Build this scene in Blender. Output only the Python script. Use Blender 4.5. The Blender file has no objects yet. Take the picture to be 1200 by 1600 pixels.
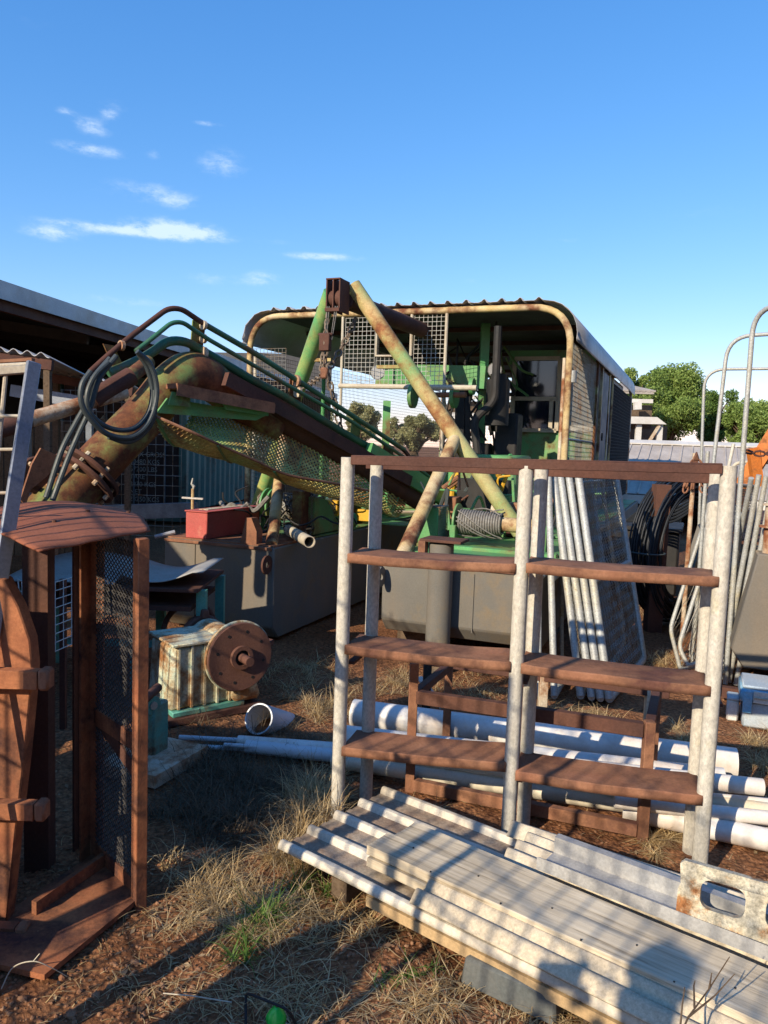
import bpy, bmesh, math, random
from mathutils import Vector as V, Matrix, noise
R = math.radians
rnd = random.Random(11)
sc = bpy.context.scene
C = sc.collection

# ---------------------------------------------------------------- camera
CAM_H, F = 1.6, 1200.0
cam_d = bpy.data.cameras.new('camera')
cam = bpy.data.objects.new('camera', cam_d); C.objects.link(cam)
ROT = Matrix.Rotation(R(90 - 5.05), 3, 'X') @ Matrix.Rotation(R(2.0), 3, 'Z')
cam.rotation_euler = ROT.to_euler(); cam.location = (0, 0, CAM_H)
cam_d.sensor_fit = 'VERTICAL'; cam_d.sensor_height = 36; cam_d.lens = 36 * F / 1600
cam_d.clip_start = 0.05; cam_d.clip_end = 3000
sc.camera = cam

# ---------------------------------------------------------------- sky and sun
SUN_AZ, SUN_EL = 40.0, 27.0            # where the light travels to (from +Y to +X), and how high the sun stands
world = bpy.data.worlds.new('World'); sc.world = world; world.use_nodes = True
wt = world.node_tree; wn = wt.nodes; wl = wt.links
for n in list(wn): wn.remove(n)
sky = wn.new('ShaderNodeTexSky'); sky.sky_type = 'NISHITA'; sky.sun_disc = False
sky.sun_elevation = R(SUN_EL); sky.sun_rotation = R(SUN_AZ + 180)
sky.air_density = 1.0; sky.dust_density = 0.1; sky.ozone_density = 2.2; sky.altitude = 100
hsv = wn.new('ShaderNodeHueSaturation'); hsv.inputs['Saturation'].default_value = 1.22
hsv.inputs['Value'].default_value = 1.0
wl.new(sky.outputs[0], hsv.inputs['Color'])
bg = wn.new('ShaderNodeBackground'); bg.inputs['Strength'].default_value = 0.15
wo = wn.new('ShaderNodeOutputWorld'); wl.new(bg.outputs[0], wo.inputs[0])
# thin clouds: ellipses in the sky's own directions (azimuth, elevation), broken up by noise
tc = wn.new('ShaderNodeTexCoord')
sep = wn.new('ShaderNodeSeparateXYZ'); wl.new(tc.outputs['Generated'], sep.inputs[0])
def wm(op, a, b=None, c=None):
    n = wn.new('ShaderNodeMath'); n.operation = op
    for i, x in enumerate((a, b, c)):
        if x is None: continue
        if isinstance(x, (int, float)): n.inputs[i].default_value = x
        else: wl.new(x, n.inputs[i])
    return n.outputs[0]
az = wm('ARCTAN2', sep.outputs['X'], sep.outputs['Y'])
el = wm('ARCSINE', sep.outputs['Z'])
comb = wn.new('ShaderNodeCombineXYZ'); wl.new(az, comb.inputs[0]); wl.new(el, comb.inputs[1])
def wnoise(sx, sy, scale, detail, rough=0.6):
    mp = wn.new('ShaderNodeMapping'); mp.inputs['Scale'].default_value = (sx, sy, 1)
    wl.new(comb.outputs[0], mp.inputs['Vector'])
    nz = wn.new('ShaderNodeTexNoise'); nz.inputs['Scale'].default_value = scale
    nz.inputs['Detail'].default_value = detail; nz.inputs['Roughness'].default_value = rough
    wl.new(mp.outputs[0], nz.inputs['Vector']); return nz.outputs['Fac']
nA = wnoise(1, 2.2, 30, 10, .68); nB = wnoise(1, 2.5, 11, 3)
def ray(px, py):
    return (ROT @ V(((px - 600) / F, (800 - py) / F, -1))).normalized()
CLOUDS = [(205, 361, 115, 8, 1.1), (275, 358, 70, 12, 1.5), (80, 364, 42, 10, 1.0), (500, 401, 62, 6, 1.1), (345, 255, 38, 22, .7),
          (232, 300, 75, 15, .68), (277, 318, 25, 10, .5), (145, 234, 52, 9, .85), (138, 194, 24, 10, .9),
          (103, 173, 14, 6, .7), (170, 180, 14, 7, .75), (325, 193, 24, 4, .7), (412, 436, 30, 13, .85),
          (330, 434, 46, 12, .5), (238, 240, 14, 7, .5), (200, 472, 60, 8, .25), (880, 376, 30, 5, .35), (735, 440, 22, 6, .3),
          (445, 378, 40, 6, .3), (1130, 360, 160, 22, .16), (900, 470, 220, 30, .12), (200, 470, 90, 8, .3), (60, 40, 80, 12, .2), (1100, 330, 120, 10, .22), (640, 470, 60, 5, .3), (470, 150, 60, 6, .2), (180, 165, 30, 10, .4), (160, 210, 30, 8, .3)]
tot = None
for (px, py, rx, ry, s) in CLOUDS:
    d = ray(px, py); a0 = math.atan2(d.x, d.y); e0 = math.asin(d.z)
    a = wm('DIVIDE', wm('SUBTRACT', az, a0), rx / F * 1.0); e = wm('DIVIDE', wm('SUBTRACT', el, e0), ry / F)
    q = wm('ADD', wm('MULTIPLY', a, a), wm('MULTIPLY', e, e))
    m = wm('MULTIPLY', wm('POWER', 2.718, wm('MULTIPLY', q, -1.1)), s)
    tot = m if tot is None else wm('ADD', tot, m)
dens = wm('MULTIPLY', tot, wm('ADD', 0.28, wm('MULTIPLY', wm('SUBTRACT', nA, 0.36), 2.6)))
dens = wm('MULTIPLY', dens, wm('ADD', 0.55, nB))
mr = wn.new('ShaderNodeMapRange'); mr.inputs['From Min'].default_value = 0.10; mr.inputs['From Max'].default_value = 1.15
mr.inputs['To Max'].default_value = 0.68; mr.interpolation_type = 'SMOOTHSTEP'; wl.new(dens, mr.inputs['Value'])
mx = wn.new('ShaderNodeMix'); mx.data_type = 'RGBA'; wl.new(mr.outputs[0], mx.inputs['Factor'])
sepc = wn.new('ShaderNodeSeparateColor'); wl.new(hsv.outputs[0], sepc.inputs[0]); cmb = wn.new('ShaderNodeCombineColor')      # the phone's rendering of a clear sky: deep blue kept bright
wl.new(wm('MULTIPLY', sepc.outputs[0], .84), cmb.inputs[0]); wl.new(wm('MULTIPLY', wm('POWER', sepc.outputs[1], .775), 1.15), cmb.inputs[1]); wl.new(wm('MULTIPLY', wm('POWER', sepc.outputs[2], .6), 1.93), cmb.inputs[2])
wl.new(cmb.outputs[0], mx.inputs[6]); mx.inputs[7].default_value = (4.6, 5.3, 5.9, 1)
wl.new(mx.outputs[2], bg.inputs['Color'])

sun_d = bpy.data.lights.new('sun', 'SUN'); sun_d.energy = 4.3; sun_d.angle = R(0.5); sun_d.color = (1.0, 0.87, 0.67)
sun = bpy.data.objects.new('sun', sun_d); C.objects.link(sun)
LD = V((math.sin(R(SUN_AZ)) * math.cos(R(SUN_EL)), math.cos(R(SUN_AZ)) * math.cos(R(SUN_EL)), -math.sin(R(SUN_EL))))
sun.rotation_euler = LD.to_track_quat('-Z', 'Y').to_euler(); sun.location = (-6, -6, 10)

sc.view_settings.view_transform = 'Standard'; sc.view_settings.look = 'None'
sc.view_settings.exposure = 0.48; sc.view_settings.gamma = 1.0
sc.render.film_transparent = False
sc.cycles.max_bounces = 6; sc.cycles.diffuse_bounces = 2; sc.cycles.use_denoising = True

# ---------------------------------------------------------------- placing helpers
def PZ(px, py, z=0.0):                  # where the sight line through a photo point meets height z
    d = ray(px, py); t = (z - CAM_H) / d.z; return V((d.x * t, d.y * t, z))
def PD(px, py, D):                      # ... and where it is D metres ahead
    d = ray(px, py); t = D / d.y; return V((d.x * t, D, CAM_H + d.z * t))

# ---------------------------------------------------------------- mesh builder
class MB:
    def __init__(s): s.v = []; s.f = []; s.m = []
    def add(s, vs, fs, mi=0):
        o = len(s.v); s.v += [V(p) for p in vs]; s.f += [[i + o for i in f] for f in fs]; s.m += [mi] * len(fs); return s
    def hexa(s, b, t, mi=0):            # 4 bottom + 4 top points
        return s.add(list(b) + list(t), [(3, 2, 1, 0), (4, 5, 6, 7), (0, 1, 5, 4), (1, 2, 6, 5), (2, 3, 7, 6), (3, 0, 4, 7)], mi)
    def box(s, c, sz, ax=None, mi=0):
        ax = ax or (V((1, 0, 0)), V((0, 1, 0)), V((0, 0, 1)))
        x, y, z = (V(a).normalized() * (k / 2) for a, k in zip(ax, sz)); c = V(c)
        return s.hexa([c - x - y - z, c + x - y - z, c + x + y - z, c - x + y - z], [c - x - y + z, c + x - y + z, c + x + y + z, c - x + y + z], mi)
    def bar(s, p, q, w, h, up=(0, 0, 1), mi=0):
        p, q = V(p), V(q); d = (q - p); L = d.length; d.normalize(); up = V(up)
        if abs(d.dot(up)) > .98: up = V((0, 1, 0)) if abs(d.y) < .9 else V((1, 0, 0))
        x = d.cross(up).normalized(); z = x.cross(d).normalized()
        return s.box((p + q) / 2, (w, L, h), (x, d, z), mi)
    def tube(s, p, q, r, n=12, r2=None, mi=0, caps=True):
        return s.path([p, q], r, n, mi=mi, r2=r2, caps=caps)
    def path(s, pts, r, n=10, mi=0, r2=None, caps=True, closed=False):
        pts = [V(p) for p in pts]; k = len(pts); o = len(s.v); prev = None
        for i, p in enumerate(pts):
            if closed: d = pts[(i + 1) % k] - pts[i - 1]
            elif i == 0: d = pts[1] - p
            elif i == k - 1: d = p - pts[-2]
            else: d = (pts[i + 1] - p).normalized() + (p - pts[i - 1]).normalized()
            d = d.normalized() if d.length > 1e-9 else V((0, 0, 1))
            if prev is None:
                u = V((0, 0, 1)) if abs(d.z) < .9 else V((1, 0, 0)); x = d.cross(u).normalized()
            else:
                x = (prev - d * prev.dot(d)); x = x.normalized() if x.length > 1e-6 else d.orthogonal().normalized()
            prev = x; y = d.cross(x)
            rr = r[i] if isinstance(r, (list, tuple)) else (r if r2 is None else r + (r2 - r) * i / (k - 1))
            for j in range(n):
                a = 2 * math.pi * j / n; s.v.append(p + x * (math.cos(a) * rr) + y * (math.sin(a) * rr))
        for i in range(k if closed else k - 1):
            a = o + i * n; b = o + ((i + 1) % k) * n
            for j in range(n):
                j2 = (j + 1) % n; s.f.append([a + j, a + j2, b + j2, b + j]); s.m.append(mi)
        if caps and not closed:
            s.f.append([o + j for j in range(n)][::-1]); s.m.append(mi)
            s.f.append([o + (k - 1) * n + j for j in range(n)]); s.m.append(mi)
        return s
    def hollow(s, p, q, r, ri, n=24, mi=0):
        p, q = V(p), V(q); d = (q - p).normalized(); x = d.orthogonal().normalized(); y = d.cross(x); o = len(s.v)
        for c, rr in ((p, r), (q, r), (q, ri), (p, ri)):
            for j in range(n):
                a = 2 * math.pi * j / n; s.v.append(c + x * math.cos(a) * rr + y * math.sin(a) * rr)
        for k in range(4):
            a = o + k * n; b = o + ((k + 1) % 4) * n
            for j in range(n):
                j2 = (j + 1) % n; s.f.append([a + j, a + j2, b + j2, b + j]); s.m.append(mi)
        return s
    def prism(s, poly, dvec, mi=0):
        n = len(poly); dv = V(dvec); vs = [V(p) for p in poly] + [V(p) + dv for p in poly]
        return s.add(vs, [list(range(n))[::-1], list(range(n, 2 * n))] + [[i, (i + 1) % n, (i + 1) % n + n, i + n] for i in range(n)], mi)
    def grid(s, f, nu, nv, mi=0):       # open surface f(s,t)
        o = len(s.v)
        for i in range(nu + 1):
            for j in range(nv + 1): s.v.append(V(f(i / nu, j / nv)))
        for i in range(nu):
            for j in range(nv):
                a = o + i * (nv + 1) + j; s.f.append([a, a + nv + 1, a + nv + 2, a + 1]); s.m.append(mi)
        return s
    def build(s, name, mats, root=None, bevel=0, smooth=True, solid=0, off=0):
        me = bpy.data.meshes.new(name); org = root_loc(root)
        me.from_pydata([p - org for p in s.v], [], s.f)
        if not isinstance(mats, (list, tuple)): mats = [mats]
        for m in mats: me.materials.append(m)
        if len(mats) > 1: me.polygons.foreach_set('material_index', s.m)
        bm = bmesh.new(); bm.from_mesh(me); bmesh.ops.recalc_face_normals(bm, faces=bm.faces); bm.to_mesh(me); bm.free()
        if smooth:
            me.polygons.foreach_set('use_smooth', [True] * len(me.polygons)); me.set_sharp_from_angle(angle=R(34))
        me.update()
        o = bpy.data.objects.new(name, me); C.objects.link(o)
        if root is not None: o.parent = root
        if solid:
            m = o.modifiers.new('thickness', 'SOLIDIFY'); m.thickness = solid; m.offset = off
        if bevel:
            m = o.modifiers.new('bevel', 'BEVEL'); m.width = bevel; m.segments = 1; m.limit_method = 'ANGLE'
        return o
    def solo(s, name, mats, label, cat, group=None, kind=None, **k):      # a thing that is one mesh, its origin at its base
        lo = V((sum(p.x for p in s.v) / len(s.v), sum(p.y for p in s.v) / len(s.v), min(p.z for p in s.v)))
        s.v = [p - lo for p in s.v]; o = s.build(name, mats, None, **k); o.location = lo
        return tag(o, label, cat, group, kind)
def root_loc(o):
    p = V((0, 0, 0))
    while o is not None: p += V(o.location); o = o.parent
    return p
def tag(o, label=None, cat=None, group=None, kind=None):
    if label: o['label'] = label
    if cat: o['category'] = cat
    if group: o['group'] = group
    if kind: o['kind'] = kind
    return o
def thing(name, loc, label, cat, group=None):
    o = bpy.data.objects.new(name, None); C.objects.link(o); o.location = V(loc); o.empty_display_size = .2
    return tag(o, label, cat, group)

def wires(mb, f, nu, nv, r, sub=1):     # square mesh of round wire over the surface f(s,t)
    for i in range(nu + 1):
        mb.path([f(i / nu, k / sub) for k in range(sub + 1)], r, 4)
    for j in range(nv + 1):
        mb.path([V(f(k / sub, j / nv)) for k in range(sub + 1)], r, 4)
def diamonds(mb, f, nu, nv, r):         # expanded metal / chain link over f(s,t)
    for i in range(nu):
        for sgn in (0, 1):
            pts = []
            for j in range(nv + 1):
                a = (i + .5 + (.5 if (j + sgn) % 2 else -.5)) / nu
                pts.append(f(a, j / nv))
            mb.path(pts, r, 3)
def arc(p0, p1, p2, n=6):               # smooth corner through p1
    p0, p1, p2 = V(p0), V(p1), V(p2)
    return [(p0 * (1 - t) ** 2 + p1 * 2 * t * (1 - t) + p2 * t * t) for t in [i / n for i in range(n + 1)]]
def rounded(pts, d, n=5):
    pts = [V(p) for p in pts]; out = [pts[0]]
    for i in range(1, len(pts) - 1):
        a, b, c = pts[i - 1], pts[i], pts[i + 1]; e = min(d, (a - b).length * .48, (c - b).length * .48)
        out += arc(b + (a - b).normalized() * e, b, b + (c - b).normalized() * e, n)
    return out + [pts[-1]]
def spline(pts, n=8):                   # Catmull-Rom
    pts = [V(p) for p in pts]; P = [pts[0] * 2 - pts[1]] + pts + [pts[-1] * 2 - pts[-2]]; out = []
    for i in range(1, len(P) - 2):
        a, b, c, d = P[i - 1:i + 3]
        for k in range(n):
            t = k / n; out.append(.5 * ((2 * b) + (c - a) * t + (2 * a - 5 * b + 4 * c - d) * t * t + (3 * b - a - 3 * c + d) * t ** 3))
    return out + [pts[-1]]
def plate_holes(outer, holes, th, org, ax, ay, name, mats, root=None, bevel=0):
    cu = bpy.data.curves.new('tmp', 'CURVE'); cu.dimensions = '2D'; cu.fill_mode = 'BOTH'; cu.extrude = th / 2
    for loop in [outer] + holes:
        sp = cu.splines.new('POLY'); sp.points.add(len(loop) - 1); sp.use_cyclic_u = True
        for p, q in zip(sp.points, loop): p.co = (q[0], q[1], 0, 1)
    o = bpy.data.objects.new('tmp', cu); C.objects.link(o); dg = bpy.context.evaluated_depsgraph_get()
    me = bpy.data.meshes.new_from_object(o.evaluated_get(dg)); bpy.data.objects.remove(o); bpy.data.curves.remove(cu)
    org, ax, ay = V(org), V(ax).normalized(), V(ay).normalized(); az_ = ax.cross(ay); mb = MB()
    mb.add([org + ax * v.co.x + ay * v.co.y + az_ * v.co.z for v in me.vertices], [list(p.vertices) for p in me.polygons])
    bpy.data.meshes.remove(me)
    return mb if name is None else mb.build(name, mats, root, bevel=bevel)
def rrect(x0, y0, x1, y1, r, n=5):
    out = []
    for cx, cy, a0 in ((x1 - r, y1 - r, 0), (x0 + r, y1 - r, 90), (x0 + r, y0 + r, 180), (x1 - r, y0 + r, 270)):
        for k in range(n + 1):
            a = R(a0 + 90 * k / n); out.append((cx + r * math.cos(a), cy + r * math.sin(a)))
    return out
def circ(cx, cy, r, n=16): return [(cx + r * math.cos(2 * math.pi * k / n), cy + r * math.sin(2 * math.pi * k / n)) for k in range(n)]

# ---------------------------------------------------------------- materials
def mat(name, base, alt=None, scale=3.0, rough=.7, metal=0.0, rust=None, rthr=.6, rsc=2.5, rsoft=.06, rust2=None, bump=.3, bsc=60, stretch=(1, 1, 1),
        dirt=None, damt=.35, dsc=1.2, spec=.5, streak=0.0, detail=8, fine=.12):
    m = bpy.data.materials.new(name); m.use_nodes = True; t = m.node_tree; N = t.nodes; L = t.links
    b = N['Principled BSDF']; tc = N.new('ShaderNodeTexCoord')
    def nz(scale, detail=6, r=.6, st=(1, 1, 1), seed=0.0):
        mp = N.new('ShaderNodeMapping'); mp.inputs['Scale'].default_value = st; mp.inputs['Location'].default_value = (seed, seed * 1.7, seed * .6)
        L.new(tc.outputs['Object'], mp.inputs['Vector'])
        n = N.new('ShaderNodeTexNoise'); n.inputs['Scale'].default_value = scale; n.inputs['Detail'].default_value = detail; n.inputs['Roughness'].default_value = r
        L.new(mp.outputs[0], n.inputs['Vector']); return n.outputs['Fac']
    def rng(src, a, c, lo=0., hi=1.):
        r_ = N.new('ShaderNodeMapRange'); r_.inputs['From Min'].default_value = a; r_.inputs['From Max'].default_value = c
        r_.inputs['To Min'].default_value = lo; r_.inputs['To Max'].default_value = hi; L.new(src, r_.inputs['Value']); return r_.outputs[0]
    def mix(f, a, c, mode='MIX'):
        x = N.new('ShaderNodeMix'); x.data_type = 'RGBA'; x.blend_type = mode
        if isinstance(f, float): x.inputs['Factor'].default_value = f
        else: L.new(f, x.inputs['Factor'])
        for s_, k in ((a, 6), (c, 7)):
            if isinstance(s_, tuple): x.inputs[k].default_value = (*s_, 1)
            else: L.new(s_, x.inputs[k])
        return x.outputs[2]
    alt = alt or tuple(c * .72 for c in base)
    col = mix(rng(nz(scale, detail, .6, stretch), .35, .65), tuple(base), tuple(alt))
    if dirt: col = mix(rng(nz(dsc, 9, .7, (1, 1, 1 if not streak else .25), 3.1), .42, .68, 0, damt), col, tuple(dirt))
    rmask = None
    if rust:
        rr = rng(nz(rsc, 10, .68, (1, 1, 1), 7.7), rthr - rsoft, rthr + rsoft)
        rc = mix(rng(nz(rsc * 5, 6, .7, (1, 1, 1), 1.3), .35, .65), tuple(rust), tuple(rust2 or tuple(c * .5 for c in rust)))
        halo = rng(nz(rsc, 10, .68, (1, 1, 1), 7.7), rthr - rsoft * 2.6, rthr, 0, .55)
        col = mix(halo, col, (rust[0] * 1.25, rust[1] * 1.5, rust[2] * 1.1)); col = mix(rr, col, rc); rmask = rr
    if fine: col = mix(rng(nz(140, 3, .7, stretch, 5.), .3, .7, 1 - fine * 1.6, 1 + fine), (0., 0., 0.), col, 'MIX') if False else col
    if fine:
        g = N.new('ShaderNodeHueSaturation'); L.new(col, g.inputs['Color']); L.new(rng(nz(90, 4, .75, stretch, 5.), .3, .7, 1 - fine * 1.8, 1 + fine * 1.4), g.inputs['Value']); col = g.outputs[0]
    L.new(col, b.inputs['Base Color'])
    if rmask is not None:
        L.new(rng(rmask, 0, 1, rough, .92), b.inputs['Roughness'])
        if metal: L.new(rng(rmask, 0, 1, metal, 0), b.inputs['Metallic'])
    else:
        L.new(rng(nz(scale * 2, 5, .6, stretch, 2.), .3, .7, rough * .85, min(1, rough * 1.15)), b.inputs['Roughness'])
        b.inputs['Metallic'].default_value = metal
    b.inputs['Specular IOR Level'].default_value = spec
    if bump:
        bp = N.new('ShaderNodeBump'); bp.inputs['Strength'].default_value = bump; bp.inputs['Distance'].default_value = .004
        h = nz(bsc, 6, .7, stretch, 9.)
        if rmask is not None:
            a_ = N.new('ShaderNodeMath'); a_.operation = 'MULTIPLY_ADD'; L.new(rmask, a_.inputs[0]); a_.inputs[1].default_value = -.6; L.new(h, a_.inputs[2]); h = a_.outputs[0]
        L.new(h, bp.inputs['Height']); L.new(bp.outputs[0], b.inputs['Normal'])
    return m
RUST, RUST_D = (.19, .070, .030), (.085, .032, .018)
M = {}
M['rust'] = mat('rust', (.34, .150, .088), (.25, .105, .062), scale=5, rough=.9, bump=.3, bsc=60, dirt=(.46, .24, .14), damt=.6, dsc=3.0, spec=.2, fine=.10, rust=(.16, .07, .05), rust2=(.10, .045, .035), rthr=.57, rsc=4.2, rsoft=.09)
M['rust_red'] = mat('rust_red', (.33, .115, .060), (.25, .080, .042), scale=2.2, rough=.85, bump=.3, bsc=90, dirt=(.19, .075, .045), damt=.4, spec=.2)
M['rust_dark'] = mat('rust_dark', (.115, .050, .036), (.07, .034, .028), scale=4, rough=.85, bump=.5, bsc=70, dirt=(.17, .08, .05), damt=.5, spec=.25)
M['cage_rust'] = mat('cage_rust', (.44, .165, .075), (.24, .075, .04), scale=9, rough=.85, bump=.4, bsc=90, dirt=(.46, .20, .09), damt=.35, spec=.2, fine=.12, rust=(.10, .045, .035), rust2=(.06, .03, .028), rthr=.57, rsc=4.5, rsoft=.07)
M['green'] = mat('green_paint', (.10, .36, .12), (.085, .26, .09), scale=2, rough=.5, rust=RUST, rust2=RUST_D, rthr=.63, rsc=2.6, bump=.2, dirt=(.30, .36, .18), damt=.35, spec=.4)
M['green_rusty'] = mat('green_rusty_paint', (.09, .25, .07), (.17, .26, .07), scale=2.4, rough=.55, rust=RUST, rust2=RUST_D, rthr=.465, rsc=2.6, bump=.3, dirt=(.34, .26, .08), damt=.5, spec=.35)
M['faded'] = mat('faded_green_yellow_paint', (.62, .46, .22), (.17, .42, .16), scale=1.7, rough=.65, rust=(.34, .13, .05), rust2=(.15, .06, .035), rthr=.555, rsc=2.6, bump=.3, dirt=(.60, .42, .20), damt=.35, dsc=2.3, spec=.3)
M['yellow_rust'] = mat('yellow_primer_rusty', (.62, .46, .19), (.60, .50, .32), scale=3, rough=.7, rust=(.24, .09, .045), rust2=RUST_D, rthr=.54, rsc=2.6, bump=.3, spec=.3)
M['cream_rust'] = mat('cream_paint_rusty', (.62, .56, .44), (.55, .43, .30), scale=4, rough=.7, rust=(.33, .13, .06), rust2=RUST, rthr=.56, rsc=4.5, bump=.3, spec=.3)
M['hull'] = mat('grey_hull_paint', (.18, .168, .145), (.145, .135, .117), scale=1.2, rough=.75, bump=.15, bsc=40, dirt=(.30, .20, .11), damt=.4, dsc=1.6, streak=1, rust=(.22, .12, .07), rthr=.68, rsc=2.2, rsoft=.06, spec=.25, fine=.06)
M['galv'] = mat('galvanised_steel', (.47, .48, .46), (.38, .39, .38), scale=14, rough=.6, metal=.25, bump=.2, bsc=130, dirt=(.46, .40, .29), damt=.55, dsc=2.4, spec=.4, fine=.2, rust=(.40, .27, .15), rthr=.70, rsc=3.5)
M['galv_pale'] = mat('weathered_pale_pipe', (.62, .58, .50), (.55, .51, .43), scale=45, rough=.75, metal=.1, bump=.3, bsc=120, dirt=(.48, .40, .28), damt=.35, dsc=6, spec=.3, fine=.16, stretch=(1, 1, .6), rust=(.46, .32, .19), rthr=.74, rsc=5)
M['galv_dark'] = mat('dull_zinc', (.20, .22, .24), (.14, .15, .17), scale=9, rough=.6, metal=.3, bump=.2, spec=.4)
M['wire'] = mat('mesh_wire', (.33, .33, .31), (.24, .23, .20), scale=20, rough=.6, metal=.3, bump=0, rust=(.25, .12, .06), rthr=.6, rsc=5, fine=0)
M['wire_pale'] = mat('pale_mesh_wire', (.62, .60, .54), (.5, .46, .4), scale=20, rough=.6, metal=.1, bump=0, fine=0)
M['wire_dark'] = mat('dark_mesh_wire', (.07, .065, .06), (.05, .042, .038), scale=20, rough=.9, metal=.0, bump=0, fine=0)
M['wire_rust'] = mat('rusty_expanded_mesh', (.26, .46, .16), (.62, .50, .16), scale=2.0, rough=.75, bump=0, rust=(.36, .17, .06), rthr=.56, rsc=2, fine=0)
M['chain'] = mat('old_chain_steel', (.26, .21, .15), (.17, .11, .08), scale=25, rough=.7, metal=.3, bump=0, fine=0)
M['black'] = mat('black_steel', (.022, .022, .022), (.035, .03, .027), scale=6, rough=.65, bump=.2, spec=.3)
M['rubber'] = mat('rubber_hose', (.045, .060, .065), (.035, .045, .048), scale=9, rough=.5, bump=.1, dirt=(.12, .12, .10), damt=.3, spec=.4)
M['line_green'] = mat('painted_hydraulic_line', (.045, .17, .085), (.035, .12, .065), scale=5, rough=.45, bump=.1, rust=RUST, rthr=.64, rsc=3, spec=.5)
M['poly'] = mat('black_poly_pipe', (.014, .017, .022), (.02, .023, .03), scale=6, rough=.6, bump=0, spec=.3, fine=0)
M['red'] = mat('red_painted_box', (.52, .085, .07), (.42, .07, .06), scale=3, rough=.6, bump=.12, dirt=(.50, .20, .16), damt=.4, spec=.4, rust=(.55, .30, .25), rthr=.73, rsc=3)
M['pvc'] = mat('white_pvc', (.82, .80, .76), (.76, .74, .70), scale=2, rough=.4, bump=.03, dirt=(.50, .34, .22), damt=.75, dsc=3, spec=.5, fine=.03)
M['pvc_cream'] = mat('aged_pvc', (.78, .72, .58), (.70, .62, .47), scale=2, rough=.45, bump=.05, dirt=(.50, .40, .28), damt=.4, dsc=3.5, spec=.4, fine=.05)
M['pvc_shaded'] = mat('shade_tinted_pvc', (.66, .69, .72), (.60, .64, .68), scale=2, rough=.35, bump=.03, dirt=(.40, .38, .34), damt=.3, dsc=3, spec=.5, fine=.03)  # white pipe plastic tinted blue for the pipes lying in shade
M['pvc_inside'] = mat('pipe_bore', (.34, .42, .48), (.27, .33, .38), scale=3, rough=.6, bump=.05, spec=.3)
M['sheet'] = mat('old_white_sheeting', (.72, .66, .55), (.64, .57, .46), scale=3, rough=.6, bump=.15, dirt=(.36, .27, .18), damt=.75, dsc=2.2, spec=.3, fine=.1)
M['fibro'] = mat('old_fibre_cement', (.66, .55, .39), (.58, .48, .34), scale=9, rough=.9, bump=.4, bsc=90, dirt=(.34, .28, .20), damt=.45, dsc=9, spec=.2, fine=.16)
M['fibro_clean'] = mat('cream_fibre_cement', (.66, .58, .45), (.56, .48, .37), scale=6, rough=.85, bump=.3, bsc=90, dirt=(.42, .33, .23), damt=.5, dsc=4, spec=.2, fine=.12)
M['timber_raw'] = mat('pale_batten_timber', (.55, .38, .20), (.46, .31, .16), scale=8, rough=.85, bump=.3, stretch=(1, 1, 1), spec=.2)
M['bracket'] = mat('flaking_cream_plate', (.57, .52, .40), (.48, .42, .30), scale=24, rough=.85, bump=.5, bsc=80, rust=(.42, .17, .06), rust2=(.30, .13, .05), rthr=.59, rsc=7, rsoft=.03, spec=.25, fine=.3)
M['roof'] = mat('zinc_roof_sheet', (.46, .47, .49), (.38, .39, .41), scale=3, rough=.55, metal=.25, bump=.1, dirt=(.34, .27, .20), damt=.6, dsc=1.6, spec=.4)
M['roof_old'] = mat('weathered_roof_sheet', (.52, .46, .40), (.40, .35, .31), scale=2.5, rough=.85, bump=.2, dirt=(.28, .23, .19), damt=.5, dsc=1.2, spec=.2, stretch=(1, .5, 1))
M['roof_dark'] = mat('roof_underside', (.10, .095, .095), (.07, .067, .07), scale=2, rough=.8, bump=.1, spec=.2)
M['white'] = mat('white_painted_timber', (.72, .69, .64), (.62, .58, .52), scale=4, rough=.7, bump=.2, dirt=(.40, .32, .24), damt=.4, spec=.3)
M['cont'] = mat('container_green', (.10, .20, .165), (.08, .155, .13), scale=1.5, rough=.6, bump=.1, rust=RUST_D, rthr=.70, rsc=1.6, dirt=(.17, .22, .19), damt=.4, spec=.35)
M['cont_door'] = mat('container_door_brown', (.075, .042, .036), (.055, .033, .030), scale=2, rough=.65, bump=.1, dirt=(.05, .05, .05), damt=.4, spec=.3)
M['letter'] = mat('stencil_paint', (.42, .43, .40), (.30, .32, .30), scale=12, rough=.7, bump=0)
M['sheet_pan'] = mat('dirt_stained_sheeting', (.46, .38, .29), (.36, .29, .21), scale=4, rough=.85, bump=.25, dirt=(.27, .15, .09), damt=.8, dsc=3.2, spec=.2, fine=.2)
M['green_leg'] = mat('green_yellow_paint', (.11, .36, .13), (.13, .36, .12), scale=2.5, rough=.5, bump=.15, dirt=(.50, .42, .12), damt=.95, dsc=2.4, spec=.4, rust=(.24, .09, .045), rust2=RUST_D, rthr=.66, rsc=2.2)
M['blocker_wall'] = mat('dark_blocker_sheet', (.05, .05, .05), (.035, .035, .035), scale=3, rough=.9, bump=0, spec=.1)  # for the added walls that cut sky light
M['turq'] = mat('turquoise_paint', (.12, .40, .31), (.09, .30, .25), scale=3, rough=.55, rust=RUST, rthr=.62, rsc=4, bump=.2, spec=.4)
M['gear'] = mat('peeling_cream_gearbox', (.80, .76, .58), (.50, .68, .56), scale=5.5, rough=.7, rust=(.36, .16, .055), rust2=(.20, .09, .04), rthr=.545, rsc=6.0, rsoft=.07, bump=.45, bsc=70, dirt=(.44, .28, .12), damt=.6, dsc=4, spec=.3, fine=.2)
M['flange'] = mat('brown_rusted_disc', (.20, .092, .060), (.14, .062, .045), scale=6, rough=.75, bump=.3, bsc=90, dirt=(.10, .05, .035), damt=.5, spec=.3)
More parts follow.
